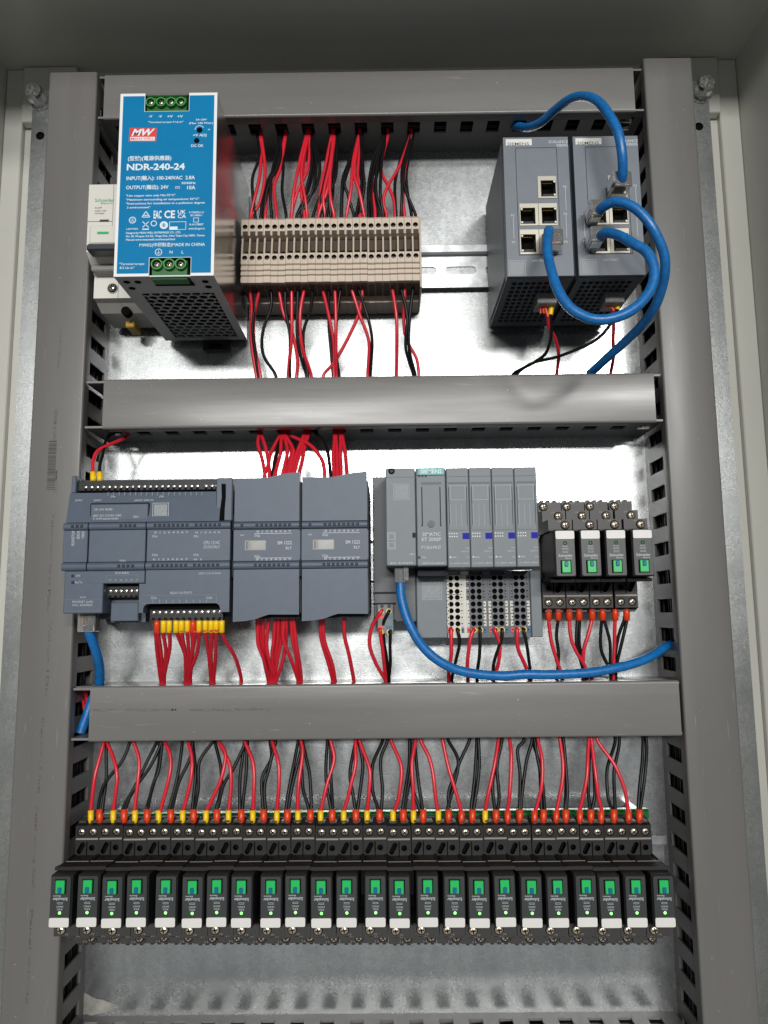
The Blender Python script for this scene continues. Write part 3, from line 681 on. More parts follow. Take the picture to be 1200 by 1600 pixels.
# ------------------------------------------------------------------ network switches
ZS, ZT = zoom(740, 120, 3.529), zoom(740, 340, 3.529)
sz0, sz1, syf, syb = 223.2, 323.0, -95.0, -8.0
def switch(x0, label, dx):
    x1 = x0+44.6; t = thing('network_switch', label, 'network switch', (x0+22, 0, sz0), 'five-port network switches')
    b = MB(); b.box(x0, x1, syf+7.6, syb, sz0+4, sz1, 'sie_switch', 0.5); b.build('body', t)
    # front with port openings
    def r(a, c, d, e): q = rect(*ZS(a, c), *ZS(d, e), syf); return (q[0]+dx, q[1]+dx, q[2], q[3])
    p1, p2, p3 = r(350, 555, 455, 678), r(250, 705, 460, 828), r(253, 848, 465, 985)
    xs = [x0+0.4, p2[0], p1[0], p2[1], x1-0.4]; zs = [sz0+0.4, p3[2], p3[3], p2[2], p2[3], p1[2], p1[3], sz1-0.4]
    MB().slab(xs, zs, lambda i, j: (i in (1, 2) and j in (1, 3)) or (i == 2 and j == 5), facing(syf-1.6), 'sie_switch', 9.0).build('front_panel', t)
    e = MB(); q = r(232, 398, 462, 700); e.frame(q[0], q[1], p3[2]-0.6, q[3], 0.35, syf-1.66, 'sie_edge'); e.build('panel_groove', t)
    def port(q, flip):
        s_ = MB(); a, c, z0, z1 = q; w = c-a; h = z1-z0
        f = facing(syf-1.9)
        oa, oc = (a+w*0.17, c-w*0.05) if flip else (a+w*0.05, c-w*0.17)
        us = [a+0.15, oa, oc, c-0.15]; vs = [z0+0.15, z0+h*0.08, z1-h*0.2, z1-0.15]
        s_.slab(us, vs, lambda i, j: i == 1 and j == 1, f, 'shield', 9.0)
        o = s_.build('port', t)
        k = MB(); k.box(oa, oc, syf+6.5, syf+7.0, vs[1], vs[2], 'pit'); k.box(oa+w*0.1, oc-w*0.1, syf-1, syf+6, vs[1]+0.01, vs[1]+h*0.14, 'black'); k.build('port_cavity', o)
        l = MB()
        for zz in (vs[1]+h*0.03, vs[2]-h*0.1):
            xx = (oc-0.9) if flip else (oa+0.9)
            l.cyl((xx, syf-1.92, zz+0.6), 'y', 0.75, -0.25, 'tag_white', 10)
        l.build('port_lights', o)
        g_ = MB()
        for i in range(6): g_.box(oa+w*0.12+i*w*0.09, oa+w*0.12+i*w*0.09+0.35, syf+0.5, syf+5, vs[2]-h*0.06, vs[2]-h*0.045, 'contact')
        g_.build('contacts', o)
    m2, m3 = (p2[0]+p2[1])/2, (p3[0]+p3[1])/2
    port(p1, True); port((p2[0], m2, p2[2], p2[3]), False); port((m2, p2[1], p2[2], p2[3]), True); port((p3[0], m3, p3[2], p3[3]), False); port((m3, p3[1], p3[2], p3[3]), True)
    l = MB(); q = r(175, 352, 318, 387); MB().box(q[0], q[1], syf-1.75, syf-1.6, q[2], q[3], 'tag_white').build('nameplate', t)
    def tx(s_, a, d, base, cap, m, y=syf-1.8):
        A = at(*ZS(a, base), y); B = at(*ZS(d, base), y); C = at(*ZS(a, base-cap), y); l.text(s_, A[0]+dx, B[0]+dx, A[2], C[2]-A[2], y, m)
    tx('SIEMENS', 187, 306, 378, 15, 'ink_faint'); tx('SCALANCE', 413, 520, 366, 15, 'print_pale', syf-1.7); tx('XB005', 455, 520, 385, 15, 'print_pale', syf-1.7)
    tx('LAN ONLY', 322, 405, 1021, 14, 'print_pale', syf-1.7)
    for s_, a, d, base in (('P3', 495, 512, 612), ('P4', 498, 516, 762), ('P5', 500, 520, 916), ('P1', 208, 224, 770), ('P2', 212, 230, 918)): tx(s_, a, d, base, 12, 'print_pale', syf-1.7)
    for a, y0, y1 in ((503, 620, 742), (507, 770, 895), (217, 778, 900)):
        q = r(a, y0, a+3, y1); l.quad(*q, syf-1.7, 'print_grey')
    q = r(193, 1018, 285, 1105); MB().frame(*q, 0.25, syf-1.7, 'print_grey').quad(q[0]+0.8, q[1]-0.8, q[2]+0.8, q[3]-0.8, syf-1.68, 'patch').build('printed_square', t)
    l.build('lettering', t)
    # ribbed underside with power plug
    b = MB(); zz = sz0
    us = [x0+0.5, x0+5]+[x0+5+i*4.3+d for i in range(8) for d in (3.1, 4.3)]+[x1-0.5]
    vs = [syf+1, syf+7]+[syf+7+i*6.5+d for i in range(11) for d in (4.6, 6.5)]+[syb-2]
    b.slab(us, vs, lambda i, j: i % 2 == 1 and j % 2 == 1 and 0 < i < len(us)-2 and 0 < j < len(vs)-2, lambda u, v, d: (u, v, zz+d), 'sie_dark', 1.6)
    b.box(x0+1, x1-1, syf+1.5, syb-2.5, zz+3.0, zz+3.9, 'pit'); b.build('vent_grille', t)
    pa = atz(*ZT(345, 470), zz-5); pb = atz(*ZT(452, 470), zz-5)
    MB().box(pa[0]+dx, pb[0]+dx, pa[1]-4, pa[1]+12, zz-7, zz+1.5, 'plug_grey', 0.5).build('power_plug', t)
    return t, (pa+pb)/2+np.array([dx, 0, 0])
SW1, pp1 = switch(81.4, 'blue-grey network switch standing beside the bare din rail', 0.0)
SW2, pp2 = switch(128.5, 'blue-grey network switch with three blue patch cables, next to the plain duct', 47.1)
# ------------------------------------------------------------------ controller
P1, P2 = zoom(80, 700, 4.286), zoom(80, 840, 4.286)
YF = -76.0
cx0, cx1 = -212.0, -102.0
plc = thing('controller', 'wide blue-grey programmable controller with yellow-tipped red wires at its lower terminals', 'controller', (-157, 0, 2))
zv = lambda v, y=YF: at(230, v, y)[2]
xu = lambda u, v=860, y=YF: at(u, v, y)[0]
colA, colB = xu(137.3), xu(228)
b = MB(); b.prism('x', [(-8, 97.5), (-55, 98), (-58, 97), (-58, 12), (-54, 3), (-8, 2)], cx0+0.4, cx1-0.2, 'sie_dark'); b.build('housing', plc)
def bar(parent, x0, x1, z0, z1, y0, name='ridge', m='sie'):
    zc, r = (z0+z1)/2, (z1-z0)/2
    pr = [(y0+18, z1)]+[(y0-r*0.55*math.sin(a), zc+r*math.cos(a)) for a in [math.pi*i/8 for i in range(9)]]+[(y0+18, z0)]
    q = MB(); n = len(pr); V = [(x, y, z) for x in (x0, x1) for y, z in pr]
    q.add(V, [(i, i+1, n+i+1, n+i) for i in range(n-1)], m, True); q.add(V, [tuple(range(n)), tuple(range(n, 2*n))], m)
    return q.build(name, parent)
def squares(parent, xs_, z, y, w=0.9, m='sie_edge', name='indicators'):
    q = MB()
    for x in xs_: q.box(x-w, x+w, y-0.12, y+0.3, z-w, z+w, 'sie_edge'); q.quad(x-w*0.3, x+w*0.3, z-w*0.3, z+w*0.3, y-0.14, 'sie_dark')
    return q.build(name, parent)
r1a, r1b, r2a, r2b = zv(816), zv(827), zv(878), zv(890.5)
zt0, zt1 = zv(767.5), zv(750)
# upper front, sloping slightly
MB().prism('x', [(-57, zt0), (-71.5, zt0), (YF, r1a+0.3), (-57, r1a+0.3)], cx0, cx1-8.5, 'sie').build('upper_cover', plc)
MB().box(cx0, cx0+3.2, -70, -60, zt0+0.2, 98.5, 'sie', 0.6).build('end_cheek', plc)
q = rect(*P1(270, 378), *P1(652, 497), -74); f = MB(); f.box(q[0], q[1], -75.5, -72, q[2], q[3], 'sie', 0.3); f.box(q[0]-0.3, q[1]+0.3, -75.1, -73, q[3], q[3]+1.0, 'sie_edge'); f.box(q[0]-0.6, q[0]-0.02, -75.1, -73, q[2], q[3], 'sie_edge'); f.box(q[1]+0.02, q[1]+0.6, -75.1, -73, q[2], q[3], 'sie_edge'); f.build('board_cover', plc)
segs = [(cx0-1.2, colA-0.4), (colA+0.4, colB-0.4), (colB+0.4, cx1-0.9)]
for x0, x1 in segs:
    bar(plc, x0, x1, r1b, r1a, YF); bar(plc, x0, x1, r2b, r2a, YF)
    MB().box(x0, x1, YF, -57, r2a+0.15, r1b-0.15, 'sie', 0.35).build('middle_panel', plc)
X1_ = lambda x, y=520: at(*P1(x, y), YF)[0]
squares(plc, [X1_(x) for x in (148, 180, 210)]+[X1_(x) for x in (472, 503, 533, 564)]+[X1_(x) for x in [700+30.5*i for i in range(8)]+[975+30.8*i for i in range(6)]], (r1a+r1b)/2, YF-0.275*(r1a-r1b)-0.03)
squares(plc, [X1_(x, 788) for x in (458, 489, 519, 550)]+[X1_(x, 788) for x in [687+31*i for i in range(8)]+[963+31*i for i in range(6)]], (r2a+r2b)/2, YF-0.275*(r2a-r2b)-0.03)
# lower front
zl = zv(957.5); xA1 = xu(160.5, 930); xC0 = xu(217, 930); zB = zv(911)
MB().box(cx0+0.6, xA1, YF+0.3, -55, zl, r2b-0.2, 'sie', 0.5).build('port_cover', plc)
MB().box(colA+0.3, colB-0.3, YF+0.2, -57, zB, r2b-0.2, 'sie', 0.4).build('board_panel', plc)
MB().box(xA1+0.2, xC0-0.2, -60, -52, zv(972, -56), zB-0.5, 'sie_dark').build('pocket', plc)
q = rect(*P2(405, 435), *P2(590, 560), -64); MB().box(q[0], q[1], -66, -60.1, q[2], q[3], 'sie', 0.5).build('blank_cover', plc)
xa0, xa1, za = at(*P2(615, 470), YF)[0], at(*P2(1130, 470), YF)[0], zv(943.5); rr = 3.5
out = [(xC0, zl), (xC0, zB-0.4), (colB+0.4, zB-0.4), (colB+0.4, r2b-0.2), (cx1-1.0, r2b-0.2), (cx1-1.0, zl), (xa1, zl)]
out += [(xa1-rr+rr*math.cos(a), za-rr+rr*math.sin(a)) for a in [math.pi/2*i/5 for i in range(6)]]+[(xa0+rr+rr*math.cos(a), za-rr+rr*math.sin(a)) for a in [math.pi/2+math.pi/2*i/5 for i in range(6)]]+[(xa0, zl)]
MB().prism('y', out, YF+0.2, -57, 'sie').build('lower_cover', plc)
MB().box(xa0-1, xa1+1, YF+9, YF+10, zl-3, za+2, 'pit').build('terminal_well', plc)
def strip_terms(parent, x0, x1, z0, z1, y, us, zc, r):
    q = MB(); q.box(x0, x1, y, y+7, z0, z1, 'black', 0.3)
    o = q.build('terminal_strip', parent)
    w = MB()
    for x in us: w.box(x-0.9, x+0.9, y-0.05, y, z0+0.4, z0+1.4, 'pit')
    w.build('wire_entries', o)
    for x in us: screw(o, x, y-0.02, zc, r, 'steel', cross=False, depth=0.7)
yT = -64.5; u0, u1 = at(*P1(168, 250), yT)[0], at(*P1(1130, 250), yT)[0]
strip_terms(plc, u0, u1, at(*P1(600, 286), yT)[2], at(*P1(600, 222), yT)[2], yT-1.5, [at(*P1(238+39.2*i, 262), yT)[0] for i in range(20)]+[at(*P1(x, 262), yT)[0] for x in (1040, 1080, 1112)], at(*P1(600, 262), yT)[2], 1.35)
yL = -70.0; strip_terms(plc, at(*P2(660, 500), yL)[0], at(*P2(1152, 500), yL)[0], at(*P2(900, 550), yL)[2], at(*P2(900, 480), yL)[2], yL, [at(*P2(686+40.3*i, 500), yL)[0] for i in range(12)], at(*P2(900, 500), yL)[2], 1.45)
yM = -68.0; strip_terms(plc, at(*P2(373, 360), yM)[0], at(*P2(588, 360), yM)[0], at(*P2(480, 402), yM)[2], at(*P2(480, 325), yM)[2], yM, [at(*P2(397+35*i, 358), yM)[0] for i in range(6)], at(*P2(480, 358), yM)[2], 1.4)
q = rect(*P1(1105, 210), *P1(1200, 490), -73); MB().box(q[0], cx1-0.3, -74, -60, q[2], q[3]+1, 'sie', 0.7).build('connector_tab', plc)
o = [P1(x, y) for x, y in ((1140, 240), (1170, 240), (1170, 330), (1163, 400), (1160, 485), (1127, 485), (1133, 400), (1142, 330))]
MB().prism('y', [(at(*p, -74)[0], at(*p, -74)[2]) for p in o], -74.12, -74.01, 'pit').build('connector_slot', plc)
b = MB(); y = YF-0.08; G = 'print_grey'
def t1(s_, x0, x1, base, cap, Zm=P1, yy=None, m=G): b.ptext(s_, Zm(x0, base), Zm(x1, base)[0], cap/4.286, yy or y, m)
t1('CB 1241 RS485', 285, 410, 419, 14, yy=-75.6); t1('6ES7 241-1CH30-1XB0', 280, 468, 460, 14, yy=-75.6); t1('S VPH6NHR8L', 280, 455, 482, 13, yy=-75.6); t1('3X1', 550, 583, 468, 15, yy=-75.6)
for s_, x0, x1, base in (('24VDC', 160, 210, 358), ('24VDC INPUTS', 555, 685, 358), ('24VDC', 285, 338, 358), ('DIa', 400, 430, 332), ('DIb', 725, 755, 332)): t1(s_, x0, x1, base, 13, yy=-74.3)
for i in range(18): q = rect(*P1(380+37*i, 295), *P1(382+37*i, 318), -74.1); b.quad(*q, -74.1, G)
t1('CPU 1214C', 1020, 1130, 645, 22); t1('DC/DC/RLY', 1022, 1130, 672, 18)
t1('DIa', 678, 712, 598, 14); t1('DIb', 955, 985, 598, 14); t1('DQa', 676, 714, 722, 14); t1('DQb', 952, 988, 722, 14)
t1('0 1 2 3 4 5 6 7', 690, 918, 572, 12); t1('0 1 2 3 4 5', 965, 1130, 572, 12); t1('0 1 2 3 4 5 6 7', 680, 915, 752, 12); t1('0 1', 955, 1005, 752, 12)
t1('TxD', 455, 478, 760, 12); t1('RxD', 480, 500, 760, 12)
t1('LINK', 165, 197, 262, 14, P2); t1('Rx/Tx', 160, 210, 307, 14, P2); t1('X1P1', 190, 232, 406, 12, P2); t1('PROFINET (LAN)', 142, 280, 438, 15, P2); t1('MAC ADDRESS', 142, 275, 460, 14, P2)
q = rect(*P2(100, 412), *P2(335, 492), y); b.frame(*q, 0.15, y, 'print_dim')
t1('RS485', 430, 520, 243, 12, P2); q = rect(*P2(370, 250), *P2(578, 298), y); b.frame(*q, 0.15, y, 'print_dim')
for i, s_ in enumerate(('M', 'T', 'TB', 'TA', 'M', 'PE')): t1(s_, 388+36*i, 402+36*i, 290, 10, P2)
t1('6ES7 214-1HG40', 988, 1137, 246, 12, P2); t1('RELAY OUTPUTS', 797, 942, 378, 15, P2); t1('DQa', 668, 706, 410, 14, P2); t1('DQb', 1040, 1078, 410, 14, P2)
q = rect(*P2(610, 385), *P2(1108, 438), y); b.frame(*q, 0.15, y, 'print_dim')
for i in range(9): q = rect(*P2(680+45*i, 415), *P2(682+45*i, 437), y); b.quad(*q, y, G)
for s_, x, w in (('RUN/STOP', 132, 100), ('ERROR', 168, 55), ('MAINT', 200, 50)):
    A, B = at(*P1(x, 555+w), y), at(*P1(x, 555), y); V, F = glyphs(s_); L = V[:, 0].max(); b.add([(A[0]+2.2-q_*2.2/CAP*0.9, y, A[2]+p/L*(B[2]-A[2])) for p, q_ in V], F, G)
q = rect(*P1(680, 368), *P1(788, 478), -74.8); MB().frame(*q, 0.3, -75.2, 'print_pale').quad(q[0]+0.9, q[1]-0.9, q[2]+0.9, q[3]-0.9, -75.15, 'patch').build('printed_square', plc)
b.build('lettering', plc)
squares(plc, [at(*P2(144, 257), YF)[0]], at(*P2(144, 257), YF)[2], YF+0.2); squares(plc, [at(*P2(144, 301), YF)[0]], at(*P2(144, 301), YF)[2], YF+0.2)

# ------------------------------------------------------------------ two relay output modules
Q1, Q2 = zoom(340, 660, 4.286), zoom(340, 840, 4.286)
def sm(label):
    x0, x1 = -101.4, -57.3
    t = thing('output_module', label, 'output module', (-79, 0, 2), 'relay output modules')
    MB().box(x0+1.2, x1+0.5, -68, -8, 5, 93, 'sie_dark', 0.5).build('housing', t)
    MB().box(x0+2, x1-1, -66, -40, 1.5, 6, 'sie_edge').build('bottom_well', t)
    zq = lambda Zm, x, v: at(*Zm(x, v), YF)[2]
    X = lambda k: x0+1.0+(x1-1.2-x0)*k
    def curve(pts): return [(X(k), z) for k, z in pts]
    top = [(0.0, zq(Q1, 110, 374)), (0.42, zq(Q1, 300, 372)), (0.52, zq(Q1, 345, 367)), (0.62, zq(Q1, 390, 358)), (0.72, zq(Q1, 430, 348)), (0.82, zq(Q1, 480, 340)), (1.0, zq(Q1, 560, 333))]
    zr1a, zr1b = zq(Q1, 330, 666), zq(Q1, 330, 712); zr2a, zr2b = zq(Q2, 330, 160), zq(Q2, 330, 210)
    MB().prism('y', curve(top)+[(X(1.0), zr1a+0.3), (X(0), zr1a+0.3)], YF-0.3, YF+4, 'sie').build('upper_cover', t)
    bot = [(0.0, zq(Q2, 82, 565)), (0.2, zq(Q2, 180, 558)), (0.34, zq(Q2, 240, 547)), (0.45, zq(Q2, 290, 528)), (0.54, zq(Q2, 330, 515)), (1.0, zq(Q2, 545, 515))]
    MB().prism('y', curve(bot)+[(X(1.0), zr2b-0.3), (X(0), zr2b-0.3)], YF-0.3, YF+4, 'sie').build('lower_cover', t)
    bar(t, X(0.0), X(1.0), zr1b, zr1a, YF); bar(t, X(0.0), X(1.0), zr2b, zr2a, YF)
    MB().box(x0+0.2, x1+0.6, YF+0.6, -66, zr2a+0.2, zr1b-0.2, 'sie', 0.4).build('middle_panel', t)
    for k in (-0.02, 1.0):
        h = MB(); xx = X(k)-0.3 if k < 0 else X(k)+0.05
        h.box(xx, xx+0.75, YF-0.2, YF+3, zr1b-1.2, zr1a+5, 'sie_edge'); h.box(xx, xx+0.75, YF-0.2, YF+3, zr2b-5, zr2a+1.2, 'sie_edge'); h.build('hinge_slot', t)
    xx = lambda x: at(*Q1(x, 688), YF)[0]
    squares(t, [xx(165)]+[xx(266+31*i) for i in range(8)], (zr1a+zr1b)/2, YF-0.275*(zr1a-zr1b)-0.03)
    squares(t, [xx(258+31*i) for i in range(8)], (zr2a+zr2b)/2, YF-0.275*(zr2a-zr2b)-0.03)
    q = rect(*Q1(182, 790), *Q1(325, 857), YF+0.6); w = MB(); w.box(q[0], q[1], YF+0.4, YF+0.6, q[2], q[3], 'plug_grey'); w.box(q[0]+3.6, q[1]-0.4, YF+0.25, YF+0.4, q[2]+0.4, q[3]-0.4, 'window')
    w.box(q[0]+1.2, q[0]+1.7, YF+0.2, YF+0.4, q[2]+0.8, q[3]-0.8, 'print_dark'); w.build('label_window', t)
    l = MB(); y2 = YF+0.5
    def tt(s_, a, c, base, cap, Zm=Q1): l.ptext(s_, Zm(a, base), Zm(c, base)[0], cap/4.286, y2, 'print_pale')
    tt('SM 1222', 400, 497, 817, 22); tt('RLY', 457, 496, 850, 18); tt('DQa', 248, 285, 765, 14); tt('DQa', 246, 283, 904, 14); tt('DIAG', 152, 176, 760, 9)
    tt('0 1 2 3 4 5 6 7', 260, 492, 737, 12); tt('0 1 2 3 4 5 6 7', 256, 492, 924, 12)
    q = rect(*Q1(248, 742), *Q1(497, 745), y2); l.quad(*q, y2, 'print_pale'); q = rect(*Q1(256, 906), *Q1(497, 909), y2); l.quad(*q, y2, 'print_pale')
    l.build('lettering', t)
    return t
SM1 = sm('blue-grey relay output module next to the wide controller')
SM2 = copy_tree(SM1); SM2.location.x += 44.8*S; SM2['label'] = 'blue-grey relay output module next to the remote station head'

# ------------------------------------------------------------------ remote input/output station
E1, E2 = zoom(580, 720, 4.286), zoom(580, 870, 4.286)
YE = -74.0; YB = -38.0
zE = lambda v, y=YE: at(720, v, y)[2]
ez1, ez0 = zE(730), zE(883); ezb = at(770, 996, YB)[2]
def ex(x, v=370, y=YE): return at(*E1(x, v), y)[0]
im = thing('station_head', 'grey remote station head with teal nameplate and blue cable plugged in below', 'interface module', (ex(300), 0, ezb))
xa, xb, xc = ex(98), ex(301), ex(504.5)
MB().box(xa, xb-0.2, YE, -30, ez0, ez1-0.2, 'et', 0.6).build('bus_adapter', im)
MB().box(xb+0.2, xc-0.15, YE, -30, ez0-0.4, ez1, 'et', 0.6).build('head_module', im)
bx0, bx1, bx2 = at(583.5, 900, YB)[0], at(650.5, 940, YB)[0], at(697.8, 940, YB)[0]
MB().box(bx0, bx1-0.2, -41, -8, at(600, 972, YB)[2], at(590, 745, -41)[2], 'et_base', 0.6).build('adapter_base', im)
MB().box(bx1, bx2, -41, -8, ezb, ez0-3, 'et', 0.6).box(bx1+0.5, bx2, -60, -41, ez0-6, ez0-0.6, 'sie_edge').build('head_base', im)
b = MB(); q = rect(*E1(335, 142), *E1(470, 160), YE); b.quad(*q, YE-0.06, 'sie_dark')
for x in (340, 462): q = rect(*E1(x-3, 175), *E1(x+4, 435), YE); b.quad(*q, YE-0.06, 'sie_edge')
for x0, x1, y0 in ((333, 345, 432), (460, 472, 432)): q = rect(*E1(x0, y0), *E1(x1, y0+5), YE); b.quad(*q, YE-0.06, 'sie_edge')
q = rect(*E1(303, 95), *E1(500, 99), YE); b.quad(*q, YE-0.06, 'sie_edge'); q = rect(*E1(100, 108), *E1(298, 112), YE); b.quad(*q, YE-0.06, 'sie_dark')
b.build('panel_groove', im)
c = at(*E1(402, 423), YE); MB().cyl((c[0], YE-0.02, c[2]), 'y', 2.3, -0.9, 'sie_dark', 18).build('lock_button', im)
c = at(*E1(136, 69), YE); MB().cyl((c[0], YE-0.02, c[2]), 'y', 2.2, -0.08, 'pit', 18).build('screw_hole', im); screw(im, c[0], YE+0.3, c[2], 1.3, 'steel')
q = rect(*E1(314, 48), *E1(488, 95), YE); MB().box(q[0], q[1], YE-0.4, YE-0.02, q[2], q[3], 'teal', 0.1).build('nameplate', im)
q = rect(*E1(276, 482), *E1(298, 515), YE); MB().box(q[0], q[1], YE-0.2, YE, q[2], q[3], 'sie_edge').build('latch', im)
b = MB(); y = YE-0.08; PP = 'print_pale'
b.ptext('SIEMENS', E1(330, 84), E1(472, 84)[0], 6, YE-0.45, 'print_white')
for s_, x0, x1, base, cap in (('SIMATIC', 343, 465, 503, 22), ('ET 200SP', 340, 468, 537, 22), ('IM 155-6 PN ST', 338, 468, 590, 20), ('PWR', 340, 368, 653, 11), ('6ES7155-6AU01', 345, 492, 691, 10), ('LK1', 258, 290, 630, 10), ('BA 2xRJ45', 128, 280, 690, 9)):
    b.ptext(s_, E1(x0, base), E1(x1, base)[0], cap/4.286, y, PP)
for x0, y0, x1, y1 in ((108, 478, 162, 592), (116, 488, 155, 528), (116, 545, 155, 585)): q = rect(*E1(x0, y0), *E1(x1, y1), y); b.frame(*q, 0.25, y, 'print_grey')
q = rect(*E1(150, 155), *E1(255, 262), y); MB().frame(*q, 0.2, y, 'print_grey').quad(q[0]+0.7, q[1]-0.7, q[2]+0.7, q[3]-0.7, y+0.02, 'patch').build('printed_square', im)
q = rect(*E2(340, 150), *E2(472, 288), -41.1); MB().frame(*q, 0.25, -41.1, 'print_grey').quad(q[0]+0.8, q[1]-0.8, q[2]+0.8, q[3]-0.8, -41.08, 'patch').build('printed_square', im); MB().ptext('X51 155-6AU01-0BN0', E2(325, 120), E2(492, 120)[0], 3, -41.1, 'print_grey').build('order_number', im)
b.build('lettering', im)
for s_ in (321, 343, 365): squares(im, [ex(s_, 104)], at(*E1(343, 104), YE)[2], YE, 0.55, name='indicator')
squares(im, [ex(322, 648)], at(*E1(322, 648), YE)[2], YE, 0.7, name='indicator')
# its power plug with four clamps
q = rect(*E2(42, 318), *E2(150, 515), -44); pl_ = MB().box(q[0], q[1], -46, -41.1, q[2], q[3], 'et', 0.4).build('power_plug', im)
w = MB()
for x, v in ((68, 366), (118, 366), (64, 505), (122, 505)): c = at(*E2(x, v), -46); w.cyl((c[0], -46.05, c[2]), 'y', 1.9, -0.5, 'ferrule_yellow', 14).cyl((c[0], -46.55, c[2]), 'y', 1.3, -0.02, 'pit', 12)
for x, v in ((72, 330), (120, 330)): c = at(*E2(x, v), -46); w.cyl((c[0], -46.05, c[2]), 'y', 1.3, -0.3, 'black', 12)
for x, v, m_ in ((66, 405, 'logo_red'), (120, 405, 'btn_blue'), (66, 470, 'logo_red'), (120, 470, 'btn_blue')): c = at(*E2(x, v), -46); w.box(c[0]-2.2, c[0]+2.2, -46.4, -46.02, c[2]-0.9, c[2]+0.9, m_)
w.build('clamps', pl_)
w = MB()
for v in (235, 308, 420): q = rect(*E2(12, v), *E2(165, v+14), -41); w.quad(q[0], q[1], q[2], q[3], -41.1, 'sie_edge')
w.build('base_grooves', im)
mw = (ex(1118)-ex(507))/4; mx = ex(506.5)
def module(label):
    t = thing('io_module', label, 'io module', (mx+mw/2, 0, ez0), 'input output modules of the remote station')
    x0, x1 = mx+0.12, mx+mw-0.12
    MB().box(x0, x1, YE, -36.5, ez0-1.6, ez1-0.3, 'et', 0.5).build('body', t)
    g_ = MB(); Zv = lambda v: at(*E1(580, v), YE)[2]; y = YE-0.05
    g_.quad(x0+0.3, x1-0.3, Zv(108), Zv(103), y, 'sie_dark'); g_.quad(x0+1.0, x1-1.0, Zv(156), Zv(143), y, 'sie_dark')
    g_.quad(x0+1.3, x0+1.7, Zv(430), Zv(175), y, 'sie_edge'); g_.quad(x1-1.7, x1-1.3, Zv(430), Zv(175), y, 'sie_edge')
    g_.quad(x0+0.8, x0+1.2, Zv(465), Zv(430), y, 'sie_dark'); g_.quad(x1-1.2, x1-0.8, Zv(465), Zv(430), y, 'sie_dark'); g_.quad(x0+1, x1-1, Zv(467), Zv(463), y, 'sie_dark')
    g_.build('panel_groove', t)
    l = MB(); l.frame(x0+2.3, x1-2.3, Zv(262), Zv(165), 0.22, y, 'print_grey')
    for k in range(3): l.quad(x0+2.4+k*3.6, x0+2.55+k*3.6, Zv(440), Zv(290), y, 'print_grey')
    for i in range(4):
        for j in range(2): l.cyl((x0+1.6+i*1.55, y, Zv(487+j*20)), 'y', 0.42, -0.03, 'print_white', 8)
    l.cyl((x0+1.6, y, Zv(645)), 'y', 0.5, -0.03, 'print_white', 8)
    l.text('PWR', x0+2.6, x0+5.6, Zv(651), 0.9, y, 'print_pale'); l.text('CC00', x1-3.4, x1-0.6, Zv(590), 0.9, y, 'print_grey'); l.text('24VDC ST', x1-6, x1-0.6, Zv(612), 0.9, y, 'print_grey'); l.text('X10', x1-3.2, x1-0.8, Zv(652), 0.9, y, 'print_grey')
    l.text('131-6BF01-0BA0', x0+1, x1-1, Zv(691), 0.9, y, 'print_grey')
    l.build('lettering', t)
    MB().box(x1-4.9, x1-0.5, YE-0.1, YE-0.01, Zv(525), Zv(484), 'mod_blue').build('colour_tag', t)
    return t
M0 = module('narrow grey io module beside the station head')
for k in range(1, 4):
    c = copy_tree(M0); c.location.x += k*mw*S
    c['label'] = ('second narrow grey io module from the teal nameplate', 'third narrow grey io module from the teal nameplate', 'narrow grey io module nearest the four upright relays')[k-1]
ux0 = at(*E2(512, 320), YB)[0]; up = (at(*E2(972, 320), YB)[0]-at(*E2(535, 320), YB)[0])/3
ezr = [at(*E2(600, v), YB)[2] for v in (143, 187, 232, 272, 317, 361, 405, 448, 492)]
def base_unit(label, white, x0, hc, sl, sr):
    t = thing('base_unit', label, 'terminal base', (x0+7, 0, ezb), 'push-in terminal bases of the remote station')
    m_ = 'et_white' if white else 'et_base'; x1 = x0+up-0.15
    b = MB(); pitch = (ezr[0]-ezr[-1])/8; f = facing(YB)
    xm = (hc[0]+hc[1])/2; a0 = hc[0]-(hc[1]-hc[0])*0.55; a1 = hc[1]+(hc[1]-hc[0])*0.55
    for z in ezr:
        for xa_, xb_, hcx in ((a0, xm, hc[0]), (xm, a1, hc[1])): b.pit(f, xa_, xb_, z-pitch/2, z+pitch/2, circle(hcx, z, 1.85, 10), 3.5, m_, m_, 'pit')
    b.box(x0, x1, YB+3.6, -8, ezb, ez0-2, m_)
    b.box(x0, a0-0.02, YB+0.3, YB+3.5, ezb, ez0-2, m_).box(a1+0.02, x1, YB+0.3, YB+3.5, ezb, ez0-2, m_); b.box(a0, a1, YB+0.01, YB+3.4, ezb, ezr[-1]-pitch/2, m_)
    b.build('body', t)
    s_ = MB()
    for i, z in enumerate(ezr):
        for x, red in ((sl, True), (sr, False)):
            mm = ('logo_red' if red else 'btn_blue') if i == 8 else (m_ if (i < 4 and not white) else 'et_white')
            s_.box(x-1.0, x+1.0, YB-0.25, YB+0.28, z-pitch*0.42, z+pitch*0.42, mm, 0.15); s_.cyl((x+(0.3 if red else -0.3), YB-0.26, z), 'y', 0.5, -0.04, 'pit', 8)
    s_.build('release_tabs', t)
    for x in hc:
        MB().ring(x, ezr[-1], 2.0, 0.55, YB-0.3, 'ferrule_yellow', 16).cyl((x, YB-0.3, ezr[-1]), 'y', 2.0, 0.6, 'ferrule_yellow', 16, cap=False).build('ferrule_rim', t)
    return t
ux = lambda x: at(*E2(x, 320), YB)[0]
base_unit('off-white push-in terminal base beside the station head', True, ux0, (ux(535), ux(578)), ux(514), ux(610))
B1 = base_unit('dark grey push-in terminal base next to the off-white one', False, ux0+up, (ux(683), ux(725)), ux(648), ux(760))
